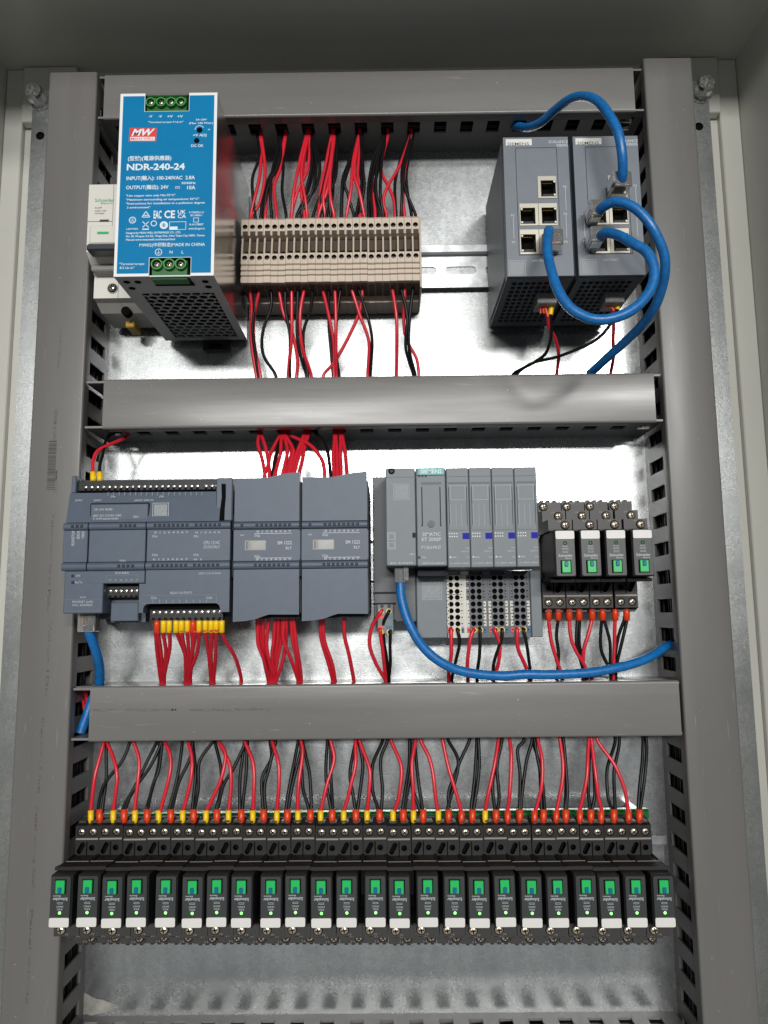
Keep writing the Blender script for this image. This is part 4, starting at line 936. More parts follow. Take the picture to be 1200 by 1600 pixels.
for k in (1, 2):
    c = copy_tree(B1); c.location.x += k*up*S
    c['label'] = ('dark grey push-in terminal base second after the off-white one', 'dark grey push-in terminal base beside the end cover')[k-1]
e0, e1 = ux(1062), ux(1138)
MB().box(e0+0.4, e1, YB-2, -8, ezb, ez0-2, 'et', 0.5).build('end_cover', None, ((e0+e1)/2, 0, ezb), 'plain blue-grey end cover closing the remote station beside the relays', 'end cover')

# ------------------------------------------------------------------ plug-in relays on sockets, first one upright
PW = 7.95
def socket(label, group):
    t = thing('relay_socket', label, 'relay socket', (0, 0, 0), group)
    b = MB()
    prof = [(-6, 38.6), (-36, 38.6), (-36, 31.4), (-48, 30.6), (-48, 22.9), (-66, 22.3), (-66, 14.6), (-38, 14.6), (-30, 10), (-30, -15), (-38, -17), (-38, -17.01)]
    b.prism('x', prof[:-1]+[(-24, -17), (-24, -36), (-6, -36)], -PW, PW, 'relay_tier'); b.build('body', t)
    f = facing(-38.0); o = MB()
    for x0, x1, cx in ((-PW, 0, -3.9), (0, PW, 3.9)):
        o.pit(f, x0, x1, -36.6, -28.9, circle(cx, -32.6, 2.9, 12), 1.2, 'black', 'pit', 'pit')
    o.pit(f, -PW, 0.4, -27.7, -17.2, circle(-3.4, -22.4, 1.95, 12), 4, 'black', 'pit', 'pit')
    lp = stadium(0, 0, 8.2, 3.3, 8); a = math.radians(62); lp = [(3.9+p*math.cos(a)-q*math.sin(a), -22.2+p*math.sin(a)+q*math.cos(a)) for p, q in lp]
    k = max(range(len(lp)), key=lambda i: lp[i][0]); lp = lp[k:]+lp[:k]
    o.pit(f, 0.4, PW, -27.7, -17.2, lp, 4, 'black', 'pit', 'pit')
    o.box(-PW, PW, -33.2, -24.1, -36.6, -17.2, 'black'); o.quad(-PW, PW, -28.9, -27.7, -37.9, 'black')
    o.face([(-PW, -38, -36.6), (PW, -38, -36.6), (PW, -29, -39.6), (-PW, -29, -39.6)], 'black'); o.face([(-PW, -29, -39.6), (PW, -29, -39.6), (PW, -8, -39.6), (-PW, -8, -39.6)], 'black')
    for sx in (-PW, PW): o.face([(sx, -38, -36.6), (sx, -29, -39.6), (sx, -8, -39.6), (sx, -8, -17.2), (sx, -38, -17.2)], 'black')
    o.face([(-PW, -38, -17.2), (PW, -38, -17.2), (PW, -24, -17.2), (-PW, -24, -17.2)], 'black')
    for cx in (-3.9, 3.9): o.box(cx-2.4, cx+2.4, -37.0, -30, -39.3, -38.2, 'relay_tier')
    o.build('output_block', t)
    MB().box(-PW+0.5, PW-0.5, -38.25, -37.95, -28.7, -27.6, 'strip').build('marker_strip', t)
    lv = MB(); lv.prism('x', [(-52, -16.4), (-52, -18.2), (-60, -18.8), (-68, -19.8), (-68.4, -17.8), (-60, -16.4)], -PW-0.1, PW+0.1, 'lever'); [lv.box(a, a+1.2, -52.1, -37.8, -18.4, -15.5, 'lever') for a in (-PW-0.05, PW-1.15)]; lv.box(-PW+0.6, PW-0.6, -53.2, -52.4, -18.55, -18.0, 'strip'); lv.build('retaining_lever', t)  # pale strip paints the line of light along the lever's gap
    b = MB(); b.box(-0.35, 0.35, -38.3, -38.05, -26.5, -17.4, 'pit'); b.build('centre_groove', t)
    for cx in (-3.9, 3.9): screw(t, cx, -37.2, -32.6, 2.35)
    w = MB()
    for x, y, z in ((3.3, -66, 18.4), (3.0, -48, 26.8), (-4.6, -36, 35.0)):
        w.cyl((x, y-0.02, z), 'y', 3.1, -0.1, 'pit', 14)
    w.build('screw_wells', t)
    for x, y, z in ((3.3, -66, 18.4), (3.0, -48, 26.8), (-4.6, -36, 35.0)): screw(t, x, y-0.1, z, 2.55)
    e = MB()
    for y, z0, z1 in ((-66.05, 14.6, 15.6),): e.quad(-PW, PW, z0, z1, y, 'black')
    for y, z in ((-66.03, 21.0), (-48.03, 29.3), (-36.03, 37.3)): e.text('A1' if y < -60 else ('14' if y < -40 else '11'), -1.4, 0.6, z-0.3, 1.0, y, 'strip')
    e.build('tier_marks', t)
    q = MB()
    for i in range(3): q.box(-6.5+i*4.6, -4.2+i*4.6, -35, -30, 38.7, 39.9, 'black')
    q.build('end_ribs', t)
    return t
def relay(label, group, lit):
    t = thing('relay', label, 'relay', (0, 0, 0), group)
    m_ = 'relay_lit' if False else 'relay_front'
    MB().box(-6.9, 6.9, -76.6, -31, -16.6, 14.3, 'black', 0.6).build('case', t)
    r_ = 1.2; out = []
    for cx, cz, a0 in ((6.1-r_, 13.4-r_, 0), (-6.1+r_, 13.4-r_, 90), (-6.1+r_, -16+r_, 180), (6.1-r_, -16+r_, 270)):
        out += [(cx+r_*math.cos(math.radians(a0+i*30)), cz+r_*math.sin(math.radians(a0+i*30))) for i in range(4)]
    MB().prism('y', out, -78, -76.5, m_).build('front_plate', t)
    MB().prism('y', rrect(-6.1, 6.1, 8.0, 13.4, 0.9), -78.5, -77.9, 'tag_white').build('label_tag', t)
    MB().cyl((0, -77.98, 5.3), 'y', 1.25, -0.2, 'pit', 12).cyl((-0.1, -78.2, 5.2), 'y', 0.95, -0.35, 'led_on' if lit else 'led_off', 10, r2=0.6).build('indicator_light', t)
    l = MB(); y = -78.06
    l.text('Schneider', -4.6, 4.6, -3.6, 1.75, y, 'print_pale'); l.text('Electric', -0.2, 4.4, -5.0, 0.85, y, 'print_pale'); l.text('RXG', -1.6, 1.6, 2.7, 1.0, y, 'print_grey'); l.text('24VDC', -2.2, 2.2, 1.1, 1.0, y, 'print_grey'); l.frame(-1.7, 1.7, -0.9, 0.1, 0.2, y, 'print_grey')
    l.build('lettering', t)
    MB().box(-3.5, 3.5, -78.05, -77.5, -14.4, -5.9, 'pit').box(-2.8, 2.8, -79.4, -78.0, -14.0, -6.3, 'btn_green', 0.3).build('test_button', t)
    MB().box(-1.15, 1.15, -80.3, -79.3, -11.3-(-1.2), -6.6, 'btn_blue', 0.35).build('lock_tab', t)
    return t
sk0 = socket('relay socket of the upright four, beside the remote station end cover', 'relay sockets')
rl0 = relay('upright relay with dim green light, beside the remote station end cover', 'plug-in relays', False)
rl1 = relay('x', 'plug-in relays', True)
UPX = [116.4, 133.0, 149.6, 167.0]; UPZ = 43.0
for k, x in enumerate(UPX):
    s_ = sk0 if k == 0 else copy_tree(sk0); r_ = rl0 if k == 0 else copy_tree(rl0)
    for o in (s_, r_): o.location = (x*S, 0, UPZ*S)
    if k:
        w = ('next but two to the plain duct', 'next but one to the plain duct', 'beside the plain duct')[k-1]
        s_['label'] = 'relay socket of the upright four, '+w; r_['label'] = 'upright relay with green test button, '+w
RX0, RXP, RZ = -204.2, 16.168, -172.4
for k in range(24):
    s_ = copy_tree(sk0); r_ = rl1 if k == 0 else copy_tree(rl1)
    j = 0.5*math.sin(k*1.9)
    for o in (s_, r_):
        o.rotation_euler = (0, math.pi+random.uniform(-0.008, 0.008), random.uniform(-0.014, 0.014) if o is r_ else 0); o.location = ((RX0+k*RXP)*S, 0, (RZ+(1.2 if o is r_ else 0)-k*3.2/23+0.3*math.sin(k*2.3))*S)
    for d in list(s_.children):
        if d.name.startswith('screw') and not d.name.startswith('screw_w'):
            kk = random.choice([q for q in _scr if q[0] == (2.35 if d.location.y > -0.040 else 2.55) and q[1] == 'nickel']); d.data = _scr[kk]
    s_['label'] = 'black upside-down relay socket, %s in the long row from the barcode duct' % ORD[k]
    r_['label'] = 'upside-down relay with lit green lamp, %s in the long row from the barcode duct' % ORD[k]
# green bar seen between the wire ends
A, B = at(158, 1276, -20), at(1012, 1276, -20)
t = thing('green_bar', 'dark green plastic bar running behind the wire ends of the long relay row', 'bar', ((A[0]+B[0])/2, 0, A[2]))
MB().prism('x', [(-23, A[2]-4), (-23, A[2]+0.5), (-21.5, A[2]+2), (-17, A[2]+2), (-17, A[2]-4)], A[0], B[0], 'green_strip').build('strip', t)
MB().box(A[0]+5, A[0]+9, -17, -0.2, A[2]-3, A[2]+1, 'steel').box(B[0]-9, B[0]-5, -17, -0.2, A[2]-3, A[2]+1, 'steel').build('bracket', t)
# ------------------------------------------------------------------ wires
def spline(P, per=7):
    P = np.array(P, float)
    if len(P) == 2: P = np.array([P[0], (P[0]+P[1])/2, P[1]])
    Q = np.vstack([2*P[0]-P[1], P, 2*P[-1]-P[-2]]); out = []
    for i in range(1, len(Q)-2):
        p0, p1, p2, p3 = Q[i-1:i+3]
        for t in np.linspace(0, 1, per, endpoint=False):
            out.append(0.5*((2*p1)+(-p0+p2)*t+(2*p0-5*p1+4*p2-p3)*t*t+(-p0+3*p1-3*p2+p3)*t**3))
    out.append(P[-1]); return np.array(out)
RAD = {'r': 1.34, 'k': 1.2}; NAME = {'r': 'red', 'k': 'black'}; PVC = {'r': 'pvc_red', 'k': 'pvc_black'}
def wire(c, pts, ya, yb, label, group, bulge=0.0, e0=None, e1=None, rad=None, Z=None, ferr=None, jitter=1.5):
    if Z: pts = [Z(*p) for p in pts]
    L = [0.0]
    for p, q in zip(pts, pts[1:]): L.append(L[-1]+math.hypot(q[0]-p[0], q[1]-p[1]))
    j = random.uniform(-jitter, jitter)
    W = [at(p[0], p[1], ya+(yb-ya)*l/L[-1]+(bulge+j)*math.sin(math.pi*l/L[-1])) for p, l in zip(pts, L)]
    if e0 is not None: W.insert(0, W[0]+np.array(e0))
    if e1 is not None: W.append(W[-1]+np.array(e1))
    P = spline(W); n = len(P); ph = [random.uniform(0, 6.28) for _ in range(4)]; am = random.uniform(0.1, 0.45)
    for i in range(n):
        q = i/(n-1); f_ = math.sin(math.pi*q)*am; P[i] += (f_*math.sin(9*q+ph[0])+0.4*f_*math.sin(21*q+ph[1]), f_*math.sin(8*q+ph[2]), 0)
    o = MB().tube(P, rad or RAD[c], PVC[c]).build('wire', None, tuple(P[-1]), label, 'wire', group)
    if ferr: ferrule(o, *ferr)
    return o
def ferrule(parent, kind, u, v0, v1, y0, y1, r, r1=None, tip=2.5):
    # plastic collar from (u,v0) down to (u,v1) with a bare pin beyond it
    A, B = at(u[0], v0, y0), at(u[1], v1, y1); d = (B-A)/np.linalg.norm(B-A); r1 = r1 or r*0.8
    L = np.linalg.norm(B-A)
    P = [A, A+d*0.05, A+d*L*0.72, A+d*L*0.97, B]; b = MB()
    b.tube(P, [r*0.92, r, r, r1*0.98, r1*0.7], 'ferrule_'+kind, 12)
    b.tube([B-d*0.2, B+d*tip], 0.75, 'tin', 8)
    f = b.build('ferrule', parent)
    return f
random.seed(8)
# long relay row ---------------------------------------------------
FX = [(142, 156), (177, 194), (211, 230), (248, 267), (285.5, 302.5), (322, 339), (357, 377), (395, 412), (432.5, 449), (465.5, 485), (501, 519), (537, 556),
      (573.5, 593), (614, 630), (646, 661), (685, 701), (721, 738), (758, 775), (793, 812), (835, 849), (869, 884), (906, 923), (939, 959), (982, 999)]
YEL = set(range(16)) | {17}
RED = [[(163, 1155), (149, 1212), (142, 1266)], [(166, 1157), (182, 1200), (183, 1230), (177, 1266)], [(209, 1156), (217, 1188), (215, 1220), (211, 1266)], [(257, 1157), (267, 1180), (264, 1215), (250, 1266)],
       [(293, 1155), (300, 1180), (299, 1215), (286, 1266)], [(342, 1157), (353, 1180), (346, 1215), (323, 1266)], [(341, 1155), (358, 1190), (361, 1215), (357, 1266)], [(382, 1157), (396, 1192), (397, 1230), (395, 1266)],
       [(425, 1157), (435, 1192), (436, 1230), (432, 1266)], [(470, 1157), (473, 1180), (467, 1225), (465, 1267)], [(517, 1157), (521, 1187), (510, 1230), (502, 1267)], [(556, 1157), (556, 1192), (547, 1230), (537, 1267)],
       [(562, 1157), (576, 1200), (577, 1237), (574, 1268)], [(611, 1157), (627, 1197), (625, 1237), (616, 1268)], [(649, 1157), (644, 1192), (645, 1230), (646, 1268)], [(658, 1157), (670, 1183), (678, 1227), (684, 1268)],
       [(691, 1155), (702, 1204), (714, 1241), (720, 1266)], [(779, 1155), (773, 1192), (763, 1239), (758, 1268)], [(796, 1155), (799, 1183), (797, 1234), (793, 1266)], [(841, 1157), (847, 1188), (846, 1229), (837, 1266)],
       [(875, 1158), (879, 1192), (878, 1227), (870, 1266)], [(920, 1158), (917, 1199), (912, 1239), (906, 1266)], [(924, 1158), (931, 1211), (936, 1246), (939, 1266)], [(934, 1158), (960, 1195), (976, 1232), (981, 1266)]]
BLK = [([(167, 1158), (166, 1215), (159, 1266)], [(204, 1155), (190, 1190), (162, 1228), (153, 1266)]), ([(246, 1156), (230, 1188), (210, 1230), (192, 1265)], [(253, 1157), (236, 1195), (208, 1236), (196, 1265)]),
       ([(248, 1156), (250, 1175), (245, 1205), (229, 1264)], [(254, 1157), (248, 1200), (240, 1225), (231, 1264)]), ([(285, 1156), (278, 1210), (265, 1264)], [(301, 1160), (297, 1185), (280, 1220), (269, 1264)]),
       ([(301, 1157), (306, 1210), (300, 1264)], [(335, 1155), (312, 1190), (309, 1235), (304, 1264)]), ([(336, 1158), (344, 1195), (346, 1228), (338, 1264)], [(382, 1163), (365, 1200), (350, 1225), (340, 1264)]),
       ([(382, 1160), (375, 1215), (375, 1264)], [(387, 1160), (384, 1205), (379, 1264)]), ([(422, 1157), (424, 1185), (409, 1217), (411, 1264)], [(431, 1157), (422, 1192), (414, 1227), (415, 1264)]),
       ([(466, 1160), (455, 1210), (447, 1264)], [(472, 1160), (458, 1222), (451, 1264)]), ([(473, 1160), (483, 1205), (486, 1235), (486, 1264)], [(470, 1165), (472, 1215), (476, 1240), (482, 1264)]),
       ([(512, 1157), (509, 1217), (517, 1264)], [(516, 1160), (517, 1217), (521, 1264)]), ([(556, 1158), (547, 1205), (550, 1235), (555, 1264)], [(561, 1158), (566, 1202), (559, 1264)]),
       ([(598, 1157), (581, 1197), (582, 1232), (591, 1264)], [(605, 1157), (595, 1185), (598, 1230), (596, 1264)]), ([(640, 1157), (638, 1205), (629, 1264)], [(645, 1157), (641, 1205), (632, 1264)]),
       ([(648, 1158), (654, 1222), (660, 1265)], [(644, 1160), (642, 1222), (650, 1246), (656, 1265)]), ([(700, 1155), (716, 1188), (709, 1227), (699, 1265)], [(734, 1155), (716, 1195), (702, 1234), (702, 1265)]),
       ([(745, 1155), (742, 1206), (736, 1265)], [(748, 1157), (748, 1206), (740, 1265)]), ([(780, 1160), (772, 1211), (770, 1236), (773, 1265)], [(784, 1157), (777, 1199), (780, 1241), (777, 1265)]),
       ([(818, 1157), (809, 1172), (813, 1211), (811, 1265)], [(831, 1157), (821, 1195), (814, 1265)]), ([(832, 1158), (843, 1199), (846, 1265)], [(836, 1158), (846, 1218), (851, 1265)]),
       ([(877, 1158), (884, 1206), (883, 1265)], [(881, 1165), (886, 1227), (886, 1265)]), ([(922, 1160), (919, 1215), (920, 1241), (922, 1265)], [(925, 1160), (929, 1215), (929, 1241), (925, 1265)]),
       ([(961, 1158), (949, 1199), (950, 1241), (957, 1265)], [(967, 1158), (961, 1206), (961, 1265)]), ([(1004, 1158), (1003, 1199), (997, 1265)], [(1010, 1158), (1008, 1204), (1001, 1265)])]
YW = -33.5
for k in range(24):
    n = ORD[k]; kind = 'yellow' if k in YEL else 'orange'
    f0 = (kind, (FX[k][0], FX[k][0]), 1266, 1286 if kind == 'yellow' else 1287, YW, YW-0.6, 1.95 if kind == 'yellow' else 2.2)
    wire('r', RED[k], -26, YW, 'red wire in %s ferrule, %s socket of the long row from the barcode duct' % (kind, n), 'wires of the long relay row', -3, e0=(0, 2, 9), e1=(0, 0, -3), ferr=f0)
    for i, p in enumerate(BLK[k]):
        f1 = ('orange', (FX[k][1], FX[k][1]), 1264, 1286, YW, YW-0.6, 2.35) if i == 0 else None
        wire('k', p, -22-3*i, YW, 'one of two black wires in orange ferrule, %s long-row socket from the barcode duct' % n, 'wires of the long relay row', -1, e0=(0, 2, 9), e1=(0, 0, -3), ferr=f1)
# terminal blocks, upper side ---------------------------------------
ZU, ZD = zoom(340, 170, 3.529), zoom(340, 320, 3.529)
UPW = [(0, 'k', [(220, 145), (232, 260), (190, 390), (207, 580)]), (0, 'r', [(236, 150), (240, 330), (205, 480), (180, 590)]), (0, 'r', [(240, 150), (262, 350), (240, 500), (188, 590)]),
       (1, 'k', [(345, 145), (330, 280), (260, 430), (240, 580)]), (1, 'k', [(352, 145), (300, 350), (290, 480), (298, 580)]), (1, 'k', [(350, 150), (360, 300), (355, 450), (378, 580)]), (1, 'k', [(340, 150), (335, 300), (280, 420), (245, 580)]), (1, 'r', [(376, 150), (345, 330), (310, 430), (325, 580)]), (1, 'r', [(372, 160), (320, 380), (280, 430), (265, 580)]),
       (2, 'r', [(490, 145), (450, 300), (420, 450), (410, 580)]), (2, 'r', [(500, 145), (465, 330), (480, 480), (492, 580)]), (2, 'r', [(510, 150), (495, 330), (440, 460), (408, 580)]), (2, 'r', [(495, 145), (475, 300), (462, 450), (478, 580)]), (2, 'k', [(510, 150), (520, 300), (490, 440), (460, 580)]), (2, 'k', [(515, 150), (545, 290), (530, 420), (490, 520), (462, 580)]),
       (3, 'r', [(630, 145), (600, 290), (570, 430), (556, 580)]), (3, 'r', [(640, 145), (625, 320), (600, 450), (560, 580)]), (3, 'r', [(638, 150), (620, 300), (585, 480), (590, 570)]), (3, 'k', [(648, 150), (590, 370), (565, 480), (530, 580)]), (3, 'k', [(652, 150), (655, 350), (620, 480), (622, 580)]), (3, 'r', [(645, 150), (625, 320), (620, 480), (640, 580)]), (3, 'k', [(635, 160), (600, 400), (570, 500), (585, 580)]),
       (4, 'k', [(765, 150), (720, 300), (690, 400), (680, 580)]), (4, 'k', [(770, 150), (735, 280), (695, 420), (686, 580)]), (4, 'r', [(778, 150), (745, 300), (735, 450), (712, 580)]), (4, 'r', [(782, 150), (750, 340), (780, 450), (808, 580)]), (4, 'r', [(785, 150), (770, 400), (795, 500), (785, 580)]), (4, 'k', [(795, 145), (790, 340), (795, 430), (765, 580)]), (4, 'k', [(768, 150), (705, 380), (720, 480), (748, 580)]),
       (5, 'k', [(910, 150), (860, 270), (835, 420), (832, 580)]), (5, 'k', [(916, 150), (875, 270), (850, 420), (850, 580)]), (5, 'k', [(922, 150), (880, 300), (875, 450), (905, 580)]), (5, 'k', [(928, 155), (905, 280), (900, 450), (912, 580)]), (5, 'r', [(938, 155), (900, 320), (940, 420), (970, 500), (978, 580)]), (5, 'r', [(934, 160), (885, 330), (860, 480), (868, 580)]),
       (6, 'k', [(1050, 150), (1005, 280), (980, 420), (985, 580)]), (6, 'r', [(1056, 155), (1010, 300), (940, 430), (915, 520), (930, 580)]), (6, 'k', [(1062, 150), (1020, 330), (1020, 460), (1010, 580)]), (6, 'r', [(1068, 150), (1040, 320), (1022, 480), (1030, 580)]), (6, 'k', [(1076, 150), (1045, 330), (1045, 440), (1068, 580)])]
UPW += [(g_, 'k', [(p[0][0]+random.uniform(-8, 8), p[0][1])]+[(x+random.choice((-1, 1))*random.uniform(9, 20), y) for x, y in p[1:-1]]+[(p[-1][0]+random.choice((-20, 20)), p[-1][1])]) for g_, c, p in list(UPW) if c == 'k' and random.random() < 0.5]
for g_, c, p in UPW:
    wire(c, p, -27, -36, '%s wire from the %s occupied top-duct slot counted from the power supply' % (NAME[c], ORD[g_]), 'wires above the terminal blocks', -3, e0=(0, 1, 7), e1=(0, 0, -6), Z=ZU, jitter=3)
DNW = [('r', [(175, 440), (190, 600), (185, 750), (212, 935)]), ('r', [(237, 440), (200, 620), (200, 750), (235, 935)]), ('k', [(290, 435), (295, 560), (250, 700), (255, 830), (318, 935)]), ('k', [(205, 440), (206, 560), (196, 720), (220, 935)]), ('r', [(333, 440), (360, 580), (410, 700), (440, 850), (435, 935)]),
       ('k', [(372, 440), (372, 580), (400, 740), (400, 935)]), ('r', [(408, 440), (412, 600), (405, 750), (388, 935)]), ('k', [(445, 440), (438, 700), (460, 850), (490, 935)]), ('r', [(485, 440), (455, 600), (465, 780), (515, 935)]), ('k', [(522, 440), (515, 570), (475, 700), (480, 850), (495, 935)]),
       ('r', [(573, 440), (615, 620), (640, 760), (640, 935)]), ('k', [(610, 440), (615, 650), (625, 800), (635, 935)]), ('r', [(645, 440), (655, 650), (650, 800), (655, 935)]), ('k', [(683, 440), (655, 650), (650, 800), (670, 935)]), ('r', [(730, 440), (780, 600), (835, 760), (828, 935)]), ('k', [(765, 435), (820, 590), (850, 750), (843, 935)]),
       ('r', [(800, 435), (785, 580), (720, 740), (640, 870), (585, 935)]), ('r', [(958, 440), (985, 600), (990, 750), (985, 935)]), ('k', [(1005, 435), (1045, 620), (1035, 780), (1080, 935)]), ('r', [(1035, 440), (1028, 650), (1050, 760), (1095, 850), (1110, 935)]), ('k', [(1080, 440), (1060, 600), (1055, 780), (1090, 935)])]
for i, (c, p) in enumerate(DNW):
    part = 'the half towards the power supply' if i < 10 else ('the middle' if i < 17 else 'the end towards the network switches')
    wire(c, p, -38, -22, '%s wire hanging below the terminal blocks at %s' % (NAME[c], part), 'wires below the terminal blocks', -2, e0=(0, 1, 4), e1=(0, 0, -8), Z=ZD, jitter=4)
# network switch supply ------------------------------------------------
for (pp, who, R, K) in ((pp1, 'network switch beside the bare rail', [(408, 540), (415, 600), (455, 680), (470, 750), (458, 862)], [(424, 530), (430, 640), (400, 740), (330, 800), (220, 862)]),
                        (pp2, 'network switch beside the plain duct', [(770, 510), (770, 600), (772, 680), (775, 760), (753, 862)], [(792, 505), (740, 610), (650, 690), (470, 765), (330, 800), (240, 862)])):
    y0 = pp[1]+3
    for c, p, fk in (('r', R, 'orange'), ('k', K, 'yellow')):
        a = at(*ZT(*p[0]), y0); top = np.array([a[0], y0, 216.5])
        w = wire(c, p, y0, -20, '%s supply wire of the %s' % (NAME[c], who), 'supply wires of the network switches', 0, e1=(0, 0, -8), Z=ZT)
        q = np.array([a[0]+(-2 if c == 'r' else 1), y0, 217.5])
        b = MB(); b.tube([q, (q+a)/2, a+(a-q)*0.15], [1.9, 1.9, 1.7] if fk == 'yellow' else [1.2, 1.2, 1.1], 'ferrule_'+fk, 10)
        if fk == 'orange':
            for dx in (-2.2, -4.4): b.tube([q+np.array([dx+2, 0, 0]), (q+a)/2+np.array([dx*0.9, 0, 0]), a+np.array([dx*1.1, 0, 1.5])], 0.8, 'ferrule_orange', 8)
        b.build('ferrule', w)
# controller supply ----------------------------------------------------
for c, p, x in (('r', [(145, 738), (146, 722), (152, 706), (170, 695), (197, 683)], 145.5), ('k', [(156, 737), (157, 722), (161, 705), (165, 690), (172, 680)], 156)):
    wire(c, p, -56, -28, '%s supply wire in yellow ferrule at the top corner of the wide controller' % NAME[c], 'supply wires of the controller', -4, e0=(0, 0, -2), e1=(4, 1, 7), ferr=('yellow', (x, x), 738, 752, -56, -57, 2.0, 1.9))
# output modules, upper side ----------------------------------------------
SMU = [(0, 'r', [(285, 62), (270, 150), (300, 260), (320, 380)]), (0, 'r', [(290, 65), (325, 180), (345, 290), (345, 380)]), (0, 'r', [(425, 75), (350, 220), (330, 300), (310, 380)]), (0, 'k', [(420, 80), (400, 200), (375, 300), (360, 380)]), (0, 'r', [(435, 60), (420, 180), (400, 280), (385, 370)]), (0, 'r', [(440, 62), (465, 170), (455, 260), (435, 360)]), (0, 'r', [(443, 60), (500, 170), (505, 220), (470, 360)]), (0, 'r', [(450, 65), (495, 180), (480, 260), (445, 360)]), (0, 'r', [(585, 62), (540, 180), (500, 290), (485, 360)]), (0, 'r', [(600, 65), (560, 180), (525, 280), (510, 360)]), (0, 'r', [(615, 68), (575, 200), (545, 350)]), (0, 'r', [(430, 70), (385, 260), (378, 380)]), (0, 'r', [(592, 66), (548, 200), (515, 300), (498, 360)]),
       (1, 'r', [(480, 80), (610, 145), (680, 220), (710, 290), (718, 380)]), (1, 'k', [(650, 65), (715, 130), (750, 260), (758, 380)]), (1, 'r', [(780, 62), (775, 220), (785, 380)]), (1, 'r', [(795, 65), (800, 220), (800, 380)]), (1, 'r', [(820, 68), (825, 230), (828, 380)]), (1, 'r', [(835, 70), (855, 220), (868, 370)])]
for m_, c, p in SMU:
    wire(c, p, -30, -58, '%s wire dropping from the scuffed duct into the output module next to %s' % (NAME[c], ('the controller', 'the station head')[m_]), 'wires above the output modules', -2, e0=(0, 1, 7), e1=(0, 2, -8), Z=Q1, jitter=3)
SML = [(0, [(265, 545), (275, 700), (310, 820), (345, 960)]), (0, [(272, 545), (300, 760), (340, 960)]), (0, [(305, 540), (310, 720), (335, 830), (375, 960)]), (0, [(340, 540), (330, 690), (345, 820), (385, 960)]), (0, [(385, 525), (375, 700), (370, 800), (380, 960)]), (0, [(405, 525), (400, 700), (375, 850), (360, 960)]), (0, [(435, 520), (430, 680), (400, 820), (370, 960)]), (0, [(445, 520), (440, 680), (500, 830), (540, 960)]), (0, [(465, 530), (460, 680), (440, 800), (390, 960)]), (0, [(490, 520), (500, 680), (530, 830), (540, 960)]), (0, [(510, 530), (530, 740), (560, 960)]),
       (1, [(690, 535), (695, 680), (740, 830), (770, 960)]), (1, [(705, 535), (715, 680), (760, 820), (785, 960)]), (1, [(848, 515), (850, 660), (885, 800), (912, 960)])]
for m_, p in SML:
    wire('r', p, -56, -28, 'red wire leaving the underside of the output module next to %s' % ('the controller', 'the station head')[m_], 'wires below the output modules', -2, e0=(0, 2, 8), e1=(0, 1, -7), Z=Q2, jitter=3)
# controller outputs ------------------------------------------------------
PLW = [(708, 'orange', [[(700, 635), (710, 760), (735, 955)], [(715, 640), (735, 780), (745, 955)]]), (752, 'yellow', [[(750, 640), (765, 760), (757, 955)]]), (791, 'yellow', [[(795, 630), (795, 730), (765, 880), (745, 955)]]), (836, 'yellow', [[(838, 630), (880, 730), (905, 830), (897, 955)]]), (873, 'yellow', [[(875, 630), (890, 750), (906, 955)]]), (912, 'yellow', [[(912, 640), (920, 780), (922, 955)]]), (950, 'orange', [[(943, 635), (945, 760), (932, 955)], [(960, 640), (940, 800), (912, 955)]]), (991, 'yellow', [[(992, 640), (975, 780), (908, 955)]]), (1032, 'yellow', [[(1030, 630), (1060, 800), (1067, 955)]]), (1070, 'yellow', [[(1070, 630), (1070, 780), (1077, 955)]]), (1105, 'yellow', [[(1105, 630), (1100, 800), (1090, 955)]]), (1143, 'yellow', [[(1143, 625), (1180, 710), (1230, 800), (1270, 950)]])]
for i, (x, kind, ws) in enumerate(PLW):
    u = P2(x, 600)[0]; cap = 'yellow' if kind == 'yellow' else 'orange'
    for j, p in enumerate(ws):
        wire('r', p, -67, -28, ('red wire in yellow ferrule' if cap == 'yellow' else 'one of two red wires in orange ferrule')+', %s relay output clamp from the network port' % ORD[i], 'output wires of the controller', 0, e0=(0, 0, 0.6), e1=(0, 1, -7), Z=P2, jitter=0.3,
             ferr=(cap, (u, u), P2(0, 636)[1], P2(0, 555)[1], -67, -67.5, 1.85 if cap == 'yellow' else 2.1, 1.95) if j == 0 else None)
# station supply -----------------------------------------------------------
for c, p, w in (('r', [(1095, 495), (1035, 590), (1022, 720), (1060, 840), (1125, 960)], 'upper'), ('r', [(1088, 625), (1105, 760), (1130, 960)], 'lower'), ('k', [(1146, 497), (1110, 580), (1115, 700), (1130, 800), (1142, 960)], 'upper'), ('k', [(1155, 637), (1160, 800), (1146, 960)], 'lower')):
    wire(c, p, -47.5, -26, '%s wire in the %s clamp of the station head power plug' % (NAME[c], w), 'supply wires of the remote station', -4, e0=(0, 4, 0), e1=(0, 1, -7), Z=Q2)
EW = [('r', [(535, 490), (535, 640), (522, 740), (520, 840)]), ('k', [(580, 490), (590, 580), (565, 690), (540, 840)]), ('r', [(685, 490), (655, 580), (645, 700), (650, 840)]), ('k', [(728, 490), (725, 650), (712, 760), (710, 840)]), ('r', [(830, 490), (860, 580), (855, 680), (830, 780), (815, 840)]), ('k', [(875, 490), (870, 560), (830, 680), (820, 760), (818, 840)]), ('r', [(978, 490), (985, 620), (1040, 750), (1062, 840)]), ('k', [(1020, 490), (1045, 610), (1065, 750), (1070, 840)])]
for i, (c, p) in enumerate(EW):
    wire(c, p, YB-1.5, -26, '%s wire in the lowest clamp of the %s' % (NAME[c], ('off-white terminal base', 'dark terminal base next to the off-white one', 'second dark terminal base from the off-white one', 'dark terminal base beside the end cover')[i//2]), 'wires of the terminal bases', -4, e0=(0, 4, 0), e1=(0, 1, -7), Z=E2)
